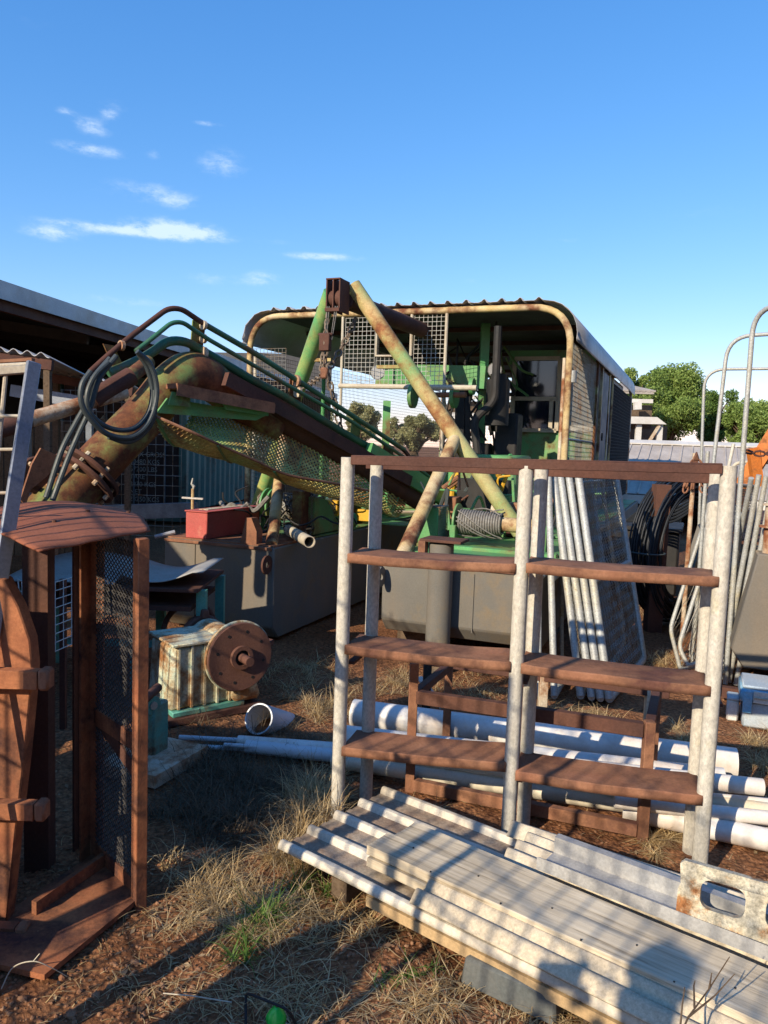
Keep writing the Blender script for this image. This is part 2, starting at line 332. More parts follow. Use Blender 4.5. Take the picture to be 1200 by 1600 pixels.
M['yellow'] = mat('yellow_machine_paint', (.72, .40, .03), (.62, .34, .03), scale=3, rough=.5, bump=.1, rust=RUST, rthr=.66, rsc=4, spec=.4)
M['orange'] = mat('orange_steel', (.72, .22, .03), (.60, .17, .03), scale=3, rough=.55, bump=.15, rust=RUST, rthr=.62, rsc=4, spec=.4)
M['blue'] = mat('blue_plastic', (.12, .42, .66), (.14, .36, .55), scale=5, rough=.5, bump=.1, dirt=(.50, .47, .42), damt=.7, dsc=6, spec=.4)
M['blue_pale'] = mat('dusty_blue_lid', (.42, .50, .56), (.36, .44, .50), scale=5, rough=.7, bump=.1, dirt=(.5, .45, .38), damt=.6, dsc=5, spec=.3)
M['greyplastic'] = mat('grey_moulded_plastic', (.115, .125, .12), (.09, .10, .095), scale=4, rough=.6, bump=.1, dirt=(.22, .18, .14), damt=.5, spec=.4)
M['lime'] = mat('bright_green_plastic', (.02, .62, .07), (.02, .50, .06), scale=4, rough=.3, bump=0, spec=.6, fine=0)
M['rope'] = mat('wire_rope', (.24, .23, .21), (.16, .14, .12), scale=40, rough=.7, metal=.2, bump=0, fine=0)
M['alu'] = mat('aluminium', (.27, .29, .33), (.22, .24, .28), scale=6, rough=.5, metal=.3, bump=.08, spec=.5)
M['bamboo'] = mat('sun_bleached_paint', (.60, .55, .43), (.50, .44, .34), scale=7, rough=.7, bump=.15, dirt=(.3, .18, .1), damt=.5, spec=.3)
M['channel'] = mat('zinc_channel', (.50, .49, .47), (.43, .42, .40), scale=6, rough=.5, metal=.3, bump=.08, dirt=(.36, .30, .24), damt=.4)
M['door_blue'] = mat('dark_blue_door', (.05, .075, .12), (.04, .06, .10), scale=3, rough=.6, bump=.05, spec=.3)
M['lamp'] = mat('lamp_housing', (.20, .20, .18), (.15, .15, .13), scale=7, rough=.4, bump=0)
M['cloth'] = mat('dark_clothing', (.05, .06, .09), (.04, .05, .07), scale=6, rough=.9, bump=.2)
M['skin'] = mat('skin', (.45, .27, .19), (.42, .25, .17), scale=6, rough=.6, bump=0, fine=0)
M['hat'] = mat('straw_hat', (.40, .33, .20), (.35, .28, .17), scale=30, rough=.9, bump=.3)
# window glass
def glass(name, col):
    m = bpy.data.materials.new(name); m.use_nodes = True; b = m.node_tree.nodes['Principled BSDF']
    b.inputs['Base Color'].default_value = (*col, 1); b.inputs['Roughness'].default_value = .08; b.inputs['Specular IOR Level'].default_value = .7
    return m
M['pane'] = glass('dark_window_glass', (.012, .016, .030))
# timber with grain along the plank (Y of the plank's own object axes)
def wood(name, a, b_, dark):
    m = bpy.data.materials.new(name); m.use_nodes = True; t = m.node_tree; N = t.nodes; L = t.links; b = N['Principled BSDF']
    tc = N.new('ShaderNodeTexCoord'); mp = N.new('ShaderNodeMapping'); mp.inputs['Scale'].default_value = (1, .045, 1); L.new(tc.outputs['Object'], mp.inputs['Vector'])
    n1 = N.new('ShaderNodeTexNoise'); n1.inputs['Scale'].default_value = 48; n1.inputs['Detail'].default_value = 9; n1.inputs['Roughness'].default_value = .7; L.new(mp.outputs[0], n1.inputs['Vector'])
    n2 = N.new('ShaderNodeTexNoise'); n2.inputs['Scale'].default_value = 4; n2.inputs['Detail'].default_value = 5; L.new(tc.outputs['Object'], n2.inputs['Vector'])
    cr = N.new('ShaderNodeValToRGB'); cr.color_ramp.elements[0].position = .30; cr.color_ramp.elements[0].color = (*dark, 1)
    cr.color_ramp.elements[1].position = .46; cr.color_ramp.elements[1].color = (*a, 1); e = cr.color_ramp.elements.new(.75); e.color = (*b_, 1)
    L.new(n1.outputs['Fac'], cr.inputs[0]); x = N.new('ShaderNodeMix'); x.data_type = 'RGBA'; x.blend_type = 'MULTIPLY'; x.inputs['Factor'].default_value = .6
    cr2 = N.new('ShaderNodeValToRGB'); cr2.color_ramp.elements[0].color = (.62, .58, .52, 1); cr2.color_ramp.elements[0].position = .35; cr2.color_ramp.elements[1].position = .62; cr2.color_ramp.elements[1].color = (1.1, 1.07, 1, 1)
    L.new(n2.outputs['Fac'], cr2.inputs[0]); L.new(cr.outputs[0], x.inputs[6]); L.new(cr2.outputs[0], x.inputs[7]); L.new(x.outputs[2], b.inputs['Base Color'])
    b.inputs['Roughness'].default_value = .9; b.inputs['Specular IOR Level'].default_value = .2
    bp = N.new('ShaderNodeBump'); bp.inputs['Strength'].default_value = .6; bp.inputs['Distance'].default_value = .004; L.new(n1.outputs['Fac'], bp.inputs['Height']); L.new(bp.outputs[0], b.inputs['Normal'])
    return m
M['timber_grey'] = wood('weathered_grey_timber', (.58, .49, .36), (.80, .70, .54), (.20, .15, .10))
M['timber_dark'] = wood('dark_old_timber', (.13, .09, .06), (.19, .14, .10), (.05, .035, .025))
# foliage
def leafmat(name, a, b_, c_, sc_=6, trans=.35):
    m = bpy.data.materials.new(name); m.use_nodes = True; t = m.node_tree; N = t.nodes; L = t.links; b = N['Principled BSDF']
    at = N.new('ShaderNodeAttribute'); at.attribute_name = 'tint'
    cr = N.new('ShaderNodeValToRGB'); cr.color_ramp.elements[0].color = (*a, 1); cr.color_ramp.elements[1].color = (*c_, 1)
    e = cr.color_ramp.elements.new(.5); e.color = (*b_, 1); L.new(at.outputs['Fac'], cr.inputs[0]); L.new(cr.outputs[0], b.inputs['Base Color'])
    b.inputs['Roughness'].default_value = .6; b.inputs['Specular IOR Level'].default_value = .25
    if trans:
        tr = N.new('ShaderNodeBsdfTranslucent'); L.new(cr.outputs[0], tr.inputs[0]); ms = N.new('ShaderNodeMixShader'); ms.inputs[0].default_value = trans
        L.new(b.outputs[0], ms.inputs[1]); L.new(tr.outputs[0], ms.inputs[2]); L.new(ms.outputs[0], N['Material Output'].inputs[0])
    return m
M['leaf'] = leafmat('fresh_green_leaves', (.11, .17, .04), (.23, .33, .075), (.38, .46, .14))
M['leaf_dark'] = leafmat('deep_green_leaves', (.06, .11, .025), (.13, .22, .045), (.22, .32, .08))
M['leaf_olive'] = leafmat('olive_leaves', (.28, .29, .13), (.46, .45, .22), (.60, .54, .30), trans=.45)
M['straw'] = leafmat('dry_straw', (.26, .155, .065), (.52, .36, .17), (.76, .59, .33), trans=.25)
M['straw_shaded'] = leafmat('shade_darkened_straw', (.05, .035, .022), (.12, .085, .05), (.22, .16, .095), trans=.2)  # straw with the shade beside the cage put into its colour
M['grass_green'] = leafmat('green_grass', (.06, .12, .02), (.12, .22, .04), (.22, .30, .07), trans=.3)
# ================================================================ GROUND
def dirt_mat():
    m = bpy.data.materials.new('red_earth'); m.use_nodes = True; t = m.node_tree; N = t.nodes; L = t.links; b = N['Principled BSDF']
    tc = N.new('ShaderNodeTexCoord')
    def nz(s, d, r=.65):
        n = N.new('ShaderNodeTexNoise'); n.inputs['Scale'].default_value = s; n.inputs['Detail'].default_value = d; n.inputs['Roughness'].default_value = r
        L.new(tc.outputs['Object'], n.inputs['Vector']); return n.outputs['Fac']
    def ramp(src, st):
        cr = N.new('ShaderNodeValToRGB'); el = cr.color_ramp.elements
        el[0].position, el[0].color = st[0][0], (*st[0][1], 1); el[1].position, el[1].color = st[-1][0], (*st[-1][1], 1)
        for p, c in st[1:-1]: e = el.new(p); e.color = (*c, 1)
        L.new(src, cr.inputs[0]); return cr.outputs[0]
    big = ramp(nz(.9, 6), [(.35, (.24, .105, .048)), (.5, (.31, .145, .070)), (.65, (.38, .20, .105))])
    fine = ramp(nz(38, 8, .75), [(.32, (.34, .30, .28)), (.5, (.85, .82, .80)), (.66, (1.30, 1.25, 1.18))])
    v = N.new('ShaderNodeTexVoronoi'); v.inputs['Scale'].default_value = 55; L.new(tc.outputs['Object'], v.inputs['Vector'])
    vr = ramp(v.outputs['Distance'], [(.0, (1.15, 1.1, 1.05)), (.45, (1, 1, 1)), (.7, (.6, .55, .52))])
    x = N.new('ShaderNodeMix'); x.data_type = 'RGBA'; x.blend_type = 'MULTIPLY'; x.inputs['Factor'].default_value = 1
    L.new(big, x.inputs[6]); L.new(fine, x.inputs[7])
    y = N.new('ShaderNodeMix'); y.data_type = 'RGBA'; y.blend_type = 'MULTIPLY'; y.inputs['Factor'].default_value = .7
    L.new(x.outputs[2], y.inputs[6]); L.new(vr, y.inputs[7]); L.new(y.outputs[2], b.inputs['Base Color'])
    b.inputs['Roughness'].default_value = .95; b.inputs['Specular IOR Level'].default_value = .15
    bp = N.new('ShaderNodeBump'); bp.inputs['Strength'].default_value = .9; bp.inputs['Distance'].default_value = .012
    ad = N.new('ShaderNodeMath'); ad.operation = 'ADD'; L.new(nz(45, 9, .75), ad.inputs[0]); L.new(v.outputs['Distance'], ad.inputs[1])
    L.new(ad.outputs[0], bp.inputs['Height']); L.new(bp.outputs[0], b.inputs['Normal'])
    return m
M['dirt'] = dirt_mat()
def gh(x, y):
    p = V((x, y, 0)); n = noise.noise(p * 1.3) * .022 + noise.noise(p * 4.1 + V((5, 2, 0))) * .014 + noise.noise(p * 13) * .008 + noise.noise(p * 34) * .004
    return n - .012
def axis(lo, hi, step, far):
    a = [lo + i * step for i in range(int((hi - lo) / step) + 1)]; s = step; x = lo; L_ = []
    while x > -far: s *= 1.22; x -= s; L_.append(x)
    s = step; x = a[-1]; H_ = []
    while x < far: s *= 1.22; x += s; H_.append(x)
    return L_[::-1] + a + H_
gx, gy = axis(-2.3, 3.0, .026, 900), axis(1.7, 6.4, .026, 900)
mb = MB(); ny = len(gy)
for x in gx:
    for y in gy:
        near = max(0, 1 - max(0, math.hypot(x, y - 4) - 4) / 8)
        mb.v.append(V((x, y, gh(x, y) * (.3 + .7 * near) if abs(x) < 20 and abs(y) < 30 else -.02)))
for i in range(len(gx) - 1):
    for j in range(ny - 1):
        a = i * ny + j; mb.f.append([a, a + ny, a + ny + 1, a + 1]); mb.m.append(0)
o = mb.build('ground', M['dirt']); tag(o, 'bare red earth of the yard', 'ground', kind='structure')

# loose clods and pebbles
M['stone'] = mat('loose_clods', (.34, .165, .085), (.22, .10, .055), scale=3, rough=.95, bump=.4, dirt=(.45, .30, .18), damt=.5, dsc=9, spec=.15, fine=.2)
mb = MB()
ico = [(0, 0, 1), (.89, 0, .45), (.28, .85, .45), (-.72, .53, .45), (-.72, -.53, .45), (.28, -.85, .45), (.72, .53, -.45), (-.28, .85, -.45), (-.89, 0, -.45), (-.28, -.85, -.45), (.72, -.53, -.45), (0, 0, -1)]
icf = [(0, 1, 2), (0, 2, 3), (0, 3, 4), (0, 4, 5), (0, 5, 1), (1, 6, 2), (2, 7, 3), (3, 8, 4), (4, 9, 5), (5, 10, 1), (2, 6, 7), (3, 7, 8), (4, 8, 9), (5, 9, 10), (1, 10, 6), (11, 7, 6), (11, 8, 7), (11, 9, 8), (11, 10, 9), (11, 6, 10)]
for k in range(5200):
    if k < 3600: p = PZ(rnd.uniform(-40, 1000), rnd.uniform(1330, 1640)); 
    else: p = PZ(rnd.uniform(300, 1250), rnd.uniform(1010, 1400))
    s = rnd.choice([.003, .0035, .004, .005, .0075]) if k % 60 else rnd.uniform(.008, .013) * rnd.uniform(.7, 1.4)
    z = gh(p.x, p.y) + s * .2; q = Matrix.Rotation(rnd.uniform(0, 6.3), 3, 'Z'); sx, sy, sz = s * rnd.uniform(.8, 1.5), s * rnd.uniform(.7, 1.2), s * rnd.uniform(.45, .9)
    mb.add([q @ V((a * sx * rnd.uniform(.8, 1.2), b * sy * rnd.uniform(.8, 1.2), c * sz)) + V((p.x, p.y, z)) for a, b, c in ico], icf)
tag(mb.build('gravel', M['stone'], smooth=False), 'loose red clods and pebbles over the ground', 'gravel', kind='stuff')

# ---------------------------------------------------------------- straw and grass
class Blades:
    def __init__(s): s.v = []; s.f = []; s.t = []
    def blade(s, p, L_, az_, lean, w, tint, curl=1.0, droop=.5):
        o = len(s.v); h = V((math.cos(az_), math.sin(az_), 0)); side = V((-h.y, h.x, 0)); q = V(p); a = lean; n = 4
        for i in range(n + 1):
            ww = w * (1 - i / n * .85) * .5; sd = side * ww
            s.v += [q - sd, q + sd]; s.t += [tint, tint]
            st = L_ / n; q = q + h * (math.sin(a) * st) + V((0, 0, math.cos(a) * st)); a = min(a + curl * droop / n * 2, 2.1)
            if q.z < p[2] + .003: q.z = p[2] + .003
            az2 = rnd.uniform(-.25, .25); h = Matrix.Rotation(az2, 3, 'Z') @ h; side = V((-h.y, h.x, 0))
        for i in range(n): s.f.append([o + 2 * i, o + 2 * i + 1, o + 2 * i + 3, o + 2 * i + 2])
    def build(s, name, m, label, cat):
        me = bpy.data.meshes.new(name); me.from_pydata(s.v, [], s.f); me.materials.append(m)
        at = me.attributes.new('tint', 'FLOAT', 'POINT'); at.data.foreach_set('value', s.t)
        o = bpy.data.objects.new(name, me); C.objects.link(o); return tag(o, label, cat, kind='stuff')
st = Blades()
def clump(px, py, rx, ry, n, L0, L1, lean0=.3, lean1=1.3, w=.0035, tmin=.1, tmax=1., tufts=0, B=st):
    cs = [(rnd.gauss(0, .45), rnd.gauss(0, .45)) for _ in range(tufts)]
    for k in range(n):
        if cs: c = rnd.choice(cs); u, v = c[0] + rnd.gauss(0, .07), c[1] + rnd.gauss(0, .07)
        else: u, v = rnd.gauss(0, .5), rnd.gauss(0, .5)
        p = PZ(px + u * rx, py + v * ry); p.z = gh(p.x, p.y)
        B.blade(p, rnd.uniform(L0, L1), rnd.uniform(0, 6.28), rnd.uniform(lean0, lean1), w * rnd.uniform(.6, 1.3), rnd.uniform(tmin, tmax), 1, rnd.uniform(.2, 1.2))
clump(485, 1275, 42, 55, 800, .08, .26, .1, 1.1, tufts=10)
clump(500, 1235, 60, 30, 300, .08, .22, .1, 1.1, tufts=8)
clump(455, 1335, 60, 45, 750, .05, .20, .3, 1.4, tufts=14)
clump(330, 1385, 90, 40, 750, .04, .17, .3, 1.4, tufts=22)
clump(400, 1430, 130, 50, 750, .05, .20, .6, 1.5, tufts=46)
clump(300, 1420, 90, 50, 300, .04, .16, .7, 1.5, tufts=20)
clump(560, 1430, 110, 50, 260, .05, .22, .9, 1.55, tufts=25)
clump(700, 1560, 130, 50, 380, .05, .20, .9, 1.55, tufts=25)
clump(300, 1540, 200, 60, 300, .03, .10, 1.0, 1.55)
clump(470, 1560, 130, 60, 300, .04, .18, .9, 1.55)
clump(930, 1590, 130, 40, 400, .05, .20, .7, 1.5, tufts=18)
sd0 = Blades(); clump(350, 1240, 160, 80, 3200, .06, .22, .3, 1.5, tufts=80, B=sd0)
clump(400, 1180, 140, 40, 1200, .06, .20, .3, 1.4, tufts=30, B=sd0); sd0.build('shade_toned_grass', M['straw_shaded'], 'dead grass beside the rusty cage, coloured darker to stand for its shade', 'dead grass')
clump(500, 1110, 60, 30, 700, .05, .20, .4, 1.4, tufts=14)
clump(480, 1060, 90, 40, 900, .05, .20, .5, 1.5, tufts=22)
clump(1080, 1160, 40, 22, 700, .05, .17, .4, 1.5, tufts=9)
clump(1190, 1170, 30, 40, 700, .05, .18, .4, 1.5, tufts=9)
clump(1030, 1310, 50, 25, 700, .03, .14, .9, 1.55, tufts=7)
clump(1030, 1040, 60, 25, 500, .05, .18, .5, 1.5, tufts=12)
clump(880, 1120, 130, 25, 1100, .04, .16, .5, 1.5, tufts=30)
clump(640, 1060, 60, 25, 500, .04, .16, .5, 1.5, tufts=14)
clump(640, 1260, 60, 18, 260, .04, .14, .7, 1.5, tufts=8)
clump(980, 950, 60, 40, 400, .08, .25, .4, 1.4, tufts=12)
clump(700, 1080, 200, 30, 600, .05, .18, .6, 1.5, tufts=20)
for k in range(1000):
    p = PZ(rnd.uniform(60, 1200), rnd.triangular(1000, 1640, 1500)); p.z = gh(p.x, p.y)
    st.blade(p, rnd.uniform(.02, .10), rnd.uniform(0, 6.28), rnd.uniform(1.1, 1.57), .0025, rnd.uniform(0, .9), 1, .4)
st.build('dry_grass', M['straw'], 'dry straw grass matted over the red earth', 'dry grass')
gr = Blades()
clump(400, 1445, 34, 26, 110, .06, .17, .1, .9, .005, tufts=8, B=gr)
clump(385, 1490, 30, 20, 70, .05, .14, .2, 1., .005, tufts=4, B=gr)
clump(650, 1520, 60, 20, 60, .03, .07, .3, 1.1, .006, tufts=10, B=gr)
clump(470, 1390, 40, 30, 70, .06, .16, .2, 1., .004, tufts=5, B=gr)
gr.build('green_grass', M['grass_green'], 'sparse green grass shoots among the straw', 'grass')

M['litter'] = leafmat('dead_leaves', (.12, .06, .03), (.26, .15, .08), (.42, .30, .17), trans=.15)
lt = Blades()
for k in range(1500):
    p = PZ(rnd.uniform(60, 1250), rnd.triangular(1010, 1640, 1480)); p.z = gh(p.x, p.y) + .004; L_ = rnd.uniform(.012, .035); a = rnd.uniform(0, 6.28); h = V((math.cos(a), math.sin(a), rnd.uniform(-.3, .3))) * L_ / 2; w = V((-math.sin(a), math.cos(a), rnd.uniform(-.5, .5))) * L_ * rnd.uniform(.12, .28)
    o = len(lt.v); t = rnd.random(); lt.v += [p - h, p + w + V((0, 0, .002)), p + h, p - w]; lt.t += [t] * 4; lt.f.append([o, o + 1, o + 2, o + 3])
lt.build('leaf_litter', M['litter'], 'dead brown leaves and flakes scattered over the earth', 'leaf litter')
# ================================================================ TREES
def tree(name, base, crown_c, rad, leaf, label, group, n=15000, size=.16, seed=1, lumps=16):
    rr = random.Random(seed); base = V(base); cc = V(crown_c); root = thing(name, base, label, 'tree', group)
    mb = MB(); top = cc + V((0, 0, rad[2] * .3))
    mid = base.lerp(top, .45) + V((rr.uniform(-.2, .2), 0, 0)); mb.path([base, mid, top], [rad[0] * .055 + .08, rad[0] * .045 + .05, .03], 9)
    lc = []
    for k in range(lumps):
        while True:
            u = V((rr.uniform(-1, 1), rr.uniform(-1, 1), rr.uniform(-1, 1)))
            if .25 < u.length < 1: break
        c = cc + V((u.x * rad[0] * .78, u.y * rad[1] * .78, u.z * rad[2] * .74)); lc.append((c, rr.uniform(.17, .36) * min(rad)))
        a = base.lerp(top, rr.uniform(.35, .8)); mb.path([a, a.lerp(c, .5) + V((0, 0, .2)), c], [.07, .045, .015], 5)
    mb.build('trunk', M['timber_dark'], root)
    me = bpy.data.meshes.new('crown'); vs = []; fs = []; tn = []; wts = [r ** 2 for _, r in lc]
    for k in range(n):
        c, r = rr.choices(lc, wts)[0]
        d = V((rr.gauss(0, 1), rr.gauss(0, 1), rr.gauss(0, 1))).normalized(); q = c + d * r * (rr.random() ** .35) * (1 + .25 * noise.noise(d * 2.5 + c))
        s = size * rr.uniform(.5, 1.25); a = V((rr.gauss(0, 1), rr.gauss(0, 1), rr.gauss(0, 1))).normalized(); b = a.cross(V((rr.gauss(0, 1), rr.gauss(0, 1), rr.gauss(0, 1)))).normalized()
        o = len(vs); q = q - base; vs += [q - a * s * .5, q + b * s * .22, q + a * s * .5, q - b * s * .22]; fs.append([o, o + 1, o + 2, o + 3])
        t = min(1, max(0, .5 + .35 * noise.noise(c * .9) + rr.gauss(0, .22))); tn += [t] * 4
    me.from_pydata(vs, [], fs); me.materials.append(leaf); at = me.attributes.new('tint', 'FLOAT', 'POINT'); at.data.foreach_set('value', tn)
    o = bpy.data.objects.new('crown', me); C.objects.link(o); o.parent = root
    return root
def tree_at(px0, px1, ytop, ybot, D, **k):
    a, b = PD(px0, (ytop + ybot) / 2, D), PD(px1, (ytop + ybot) / 2, D); t, u = PD((px0 + px1) / 2, ytop, D), PD((px0 + px1) / 2, ybot, D)
    c = (a + b) / 2; rz = (t.z - u.z) / 2; c.z = (t.z + u.z) / 2
    return tree(k.pop('name', 'tree'), (c.x, D, 0), c, ((b.x - a.x) / 2, (b.x - a.x) / 2, rz), **k)
TG = 'trees beyond the yard'
tree_at(984, 1108, 556, 704, 40, leaf=M['leaf'], label='large bright green tree rising behind the low ribbed roof', group=TG, seed=3, n=52000, size=.155, lumps=60)
tree_at(950, 1035, 566, 700, 36, leaf=M['leaf'], label='yellow green tree just right of the caged hut roof', group=TG, seed=5, n=26000, size=.14, lumps=36)
tree_at(1080, 1158, 586, 712, 44, leaf=M['leaf_dark'], label='darker narrow tree between the bright tree and the guard hoops', group=TG, seed=8, n=26000, size=.15, lumps=36)
tree_at(1122, 1222, 618, 722, 38, leaf=M['leaf'], label='low spreading green tree at the right edge behind the tall hoop', group=TG, seed=9, n=34000, size=.145, lumps=46)
tree_at(1205, 1330, 600, 712, 42, leaf=M['leaf_dark'], label='green tree outside the right edge of the photo', group=TG, seed=12, n=6000, size=.25)
tree_at(525, 600, 612, 700, 34, leaf=M['leaf_olive'], label='olive tree seen through the mesh left of the A-frame leg', group=TG, seed=21, n=20000, size=.13, lumps=30)
tree_at(590, 700, 640, 705, 30, leaf=M['leaf_olive'], label='low olive bush seen through the mesh under the A-frame', group=TG, seed=22, n=20000, size=.11, lumps=36)
tree_at(440, 540, 625, 700, 40, leaf=M['leaf_olive'], label='olive tree seen through the mesh left of the chain', group=TG, seed=25, n=16000, size=.14, lumps=30)

# ================================================================ LOW RIBBED ROOF SHED (right, beyond the hut)
U_, V_ = V((.927, -.375, 0)), V((.375, .927, 0))
q_ = V((4.2, 14, .86)) * 1.12; q_.z = 1.6 - .74 * 1.12; e0 = q_ - U_ * 2.9; e1 = q_ + U_ * 9.5; rise = V_ * 4.14 + V((0, 0, 1.075))
root = thing('low_shed', (e0.x, e0.y, 0), 'low open shed with a weathered ribbed roof and white ridge capping', 'shed')
mb = MB(); W = (e1 - e0).length; n = int(W / .235)
up = rise.cross(U_).normalized() * -1
if up.z < 0: up = -up
prof = []
mb.hexa([e0, e1, e1 + rise, e0 + rise], [p + up * .012 for p in (e0, e1, e1 + rise, e0 + rise)])
for k in range(n + 1):
    p = e0 + U_ * (k * W / n); mb.bar(p + up * .022, p + rise + up * .022, .030, .028, up)
mb.build('roof', M['roof_old'], root)
mb = MB(); mb.bar(e0 + rise * .985 + up * .05, e1 + rise * .985 + up * .05, .34, .03, up); mb.build('ridge_cap', M['white'], root)
mb = MB(); mb.bar(e0 - V((0, 0, .10)) - V_ * .03, e1 - V((0, 0, .10)) - V_ * .03, .02, .17); mb.build('fascia', M['white'], root)
for k in range(4):
    p = e0 + U_ * (k * W / 3) + V_ * .1; MB().bar((p.x, p.y, -.05), p, .1, .1).build('post', M['timber_dark'], root)
    p = p + rise * .93; MB().bar((p.x, p.y, -.05), (p.x, p.y, p.z), .1, .1).build('post', M['timber_dark'], root)
mb = MB(); b0 = e0 + rise; b1 = e1 + rise; mb.bar((b0.x, b0.y, .85), (b1.x, b1.y, .85), .02, 1.75); mb.build('wall', M['black'], root)
for q in (e0, e1):
    mb = MB(); mb.prism([(q.x, q.y, 0), (q.x, q.y, q.z), q + rise, ((q + rise).x, (q + rise).y, 0)], U_ * .02); mb.build('wall', M['black'], root)

# far timber hut on posts
D = 24.; hz = PD(900, 700, D)
root = thing('far_hut', (7.5, D, 0), 'far timber hut with a rusty tin roof on white posts', 'hut')
def wpt(px, py, d=D): return PD(px, py, d)
a, b = wpt(690, 608), wpt(1022, 616)
mb = MB(); mb.hexa([a, b, b + V((0, 3.5, .5)), a + V((0, 3.5, .5))], [p + V((0, 0, .06)) for p in (a, b, b + V((0, 3.5, .5)), a + V((0, 3.5, .5)))])
for k in range(40): p = a.lerp(b, k / 39) + V((0, -.02, .09)); mb.bar(p, p + V((0, 3.5, .5)), .09, .05)
mb.build('roof', M['roof_old'], root)
mb = MB(); mb.bar(wpt(700, 620), wpt(1020, 627), .05, .12); mb.build('fascia', M['white'], root)
mb = MB(); mb.bar(wpt(700, 645, 24.3), wpt(1018, 652, 24.3), .04, .75); mb.build('wall', M['timber_dark'], root)
mb = MB(); mb.bar(wpt(996, 628, 23.8), wpt(996, 640, 23.8), .20, .20); mb.build('wall', M['white'], root)
mb = MB(); c = [wpt(700, 652, 23.6), wpt(1042, 660, 23.6)]; mb.prism([c[0] - V((0, 0, .06)), c[1] - V((0, 0, .06)), c[1] + V((-.3, 0, .15)), c[0] + V((0, 0, .15))], (0, .5, 0)); mb.build('awning', M['white'], root)
for px, r in ((735, 4), (800, 4), (880, 4), (998, 6), (1031, 6)):
    p = wpt(px, 662, 23.8); mb = MB(); mb.bar((p.x, p.y, -.05), p, r / 1200 * D * 1.4, .12); mb.build('post', M['white'], root)
p, q = wpt(1014, 690, 23.7), wpt(1030, 665, 23.7); MB().bar(p, q, .08, .08).build('brace', M['cream_rust'], root)
p, q = wpt(960, 690, 26), wpt(1000, 690, 26); MB().bar((6.4, 26.5, .75), (9.6, 26.5, .75), .04, 3.6).build('wall', M['timber_dark'], root)

# ================================================================ LONG OPEN SHED (left)
sd = V((.143, .99, 0)).normalized(); sn = V((-sd.y, sd.x, 0))
A0 = V((-4.07, 8.1, 3.06)); E0 = A0 - sd * 6.5; E1 = A0 + sd * 17
root = thing('long_open_shed', (E0.x, E0.y, 0), 'long dark open shed with a zinc roof edge along the left', 'shed')
mb = MB()
def shf(s, t):
    p = E0 + (E1 - E0) * s + sn * (t * 8.5); p.z += t * 1.2 + .012 * math.sin(s * 2 * math.pi * 150); return p
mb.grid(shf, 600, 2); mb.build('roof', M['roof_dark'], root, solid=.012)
mb = MB(); mb.bar(E0 + V((0, 0, .0)) - sn * .012, E1 + V((0, 0, 0)) - sn * .012, .012, .19); mb.build('gutter', M['roof'], root)
mb = MB(); mb.bar(E0 + sn * .08 - V((0, 0, .12)), E1 + sn * .08 - V((0, 0, .12)), .06, .16); mb.build('beam', M['rust_dark'], root)
for k in range(9):
    p = E0 + (E1 - E0) * (k / 8) + sn * .3; mb = MB(); mb.bar(p - V((0, 0, .2)), p + sn * 8 + V((0, 0, .85)), .06, .14); mb.build('rafter', M['black'], root)
for k in (8,):
    p = E0 + (E1 - E0) * (k / 8) + sn * .35; MB().bar((p.x, p.y, -.05), p - V((0, 0, .12)), .1, .1).build('post', M['timber_dark'], root)
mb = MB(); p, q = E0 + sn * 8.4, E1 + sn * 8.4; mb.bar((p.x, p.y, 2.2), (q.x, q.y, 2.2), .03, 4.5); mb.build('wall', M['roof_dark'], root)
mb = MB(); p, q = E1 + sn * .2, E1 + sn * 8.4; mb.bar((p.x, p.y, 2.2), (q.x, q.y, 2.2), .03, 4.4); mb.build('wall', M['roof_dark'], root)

# shipping container under it
c0 = PD(287, 700, 14.0); c0.z = .12; H = 2.45; Wc = 2.44
root = thing('shipping_container', (c0.x - 1.2, c0.y, 0), 'green shipping container with lettered brown doors under the open shed', 'container')
cw = -sn * -1; cw = sn                                    # leftwards
mb = MB()
def cside(s, t):
    L_ = 6.0; u = s * L_; w = (u / .28) % 1; d = 0 if w < .35 else (.04 if .45 < w < .85 else .02)
    p = c0 + sd * (u + .15) + sn * d; p.z = c0.z + .12 + t * (H - .24); return p
mb.grid(cside, 170, 1); mb.build('wall', M['cont'], root, solid=.01, smooth=False)
mb = MB()
for p, q in ((c0, c0 + sd * 6.2), (c0 + V((0, 0, H)), c0 + sd * 6.2 + V((0, 0, H))), (c0, c0 + V((0, 0, H))), (c0 + sd * 6.2, c0 + sd * 6.2 + V((0, 0, H))),
             (c0, c0 + sn * Wc), (c0 + V((0, 0, H)), c0 + sn * Wc + V((0, 0, H))), (c0 + sn * Wc, c0 + sn * Wc + V((0, 0, H)))):
    mb.bar(p, q, .14, .14, (0, 0, 1))
mb.build('frame', M['cont'], root, bevel=.01)
f0 = c0 + sn * .09 + sd * .02
for k in range(2):
    a = f0 + sn * (k * 1.14); mb = MB()
    mb.hexa([a, a + sn * 1.12, a + sn * 1.12 + sd * .05, a + sd * .05], [p + V((0, 0, H)) for p in (a, a + sn * 1.12, a + sn * 1.12 + sd * .05, a + sd * .05)])
    for j in range(5): mb.bar(a + sn * .56 - sd * .01 + V((0, 0, .25 + j * .48)) - sn * .5, a + sn * 1.06 - sd * .01 + V((0, 0, .25 + j * .48)), .03, .05)
    dr = mb.build('door', M['cont_door'], root)
    for s_ in (.25, .85): MB().tube(a + sn * s_ - sd * .06 + V((0, 0, .05)), a + sn * s_ - sd * .06 + V((0, 0, H - .05)), .018, 8).build('lock_rod', M['galv_dark'], dr)
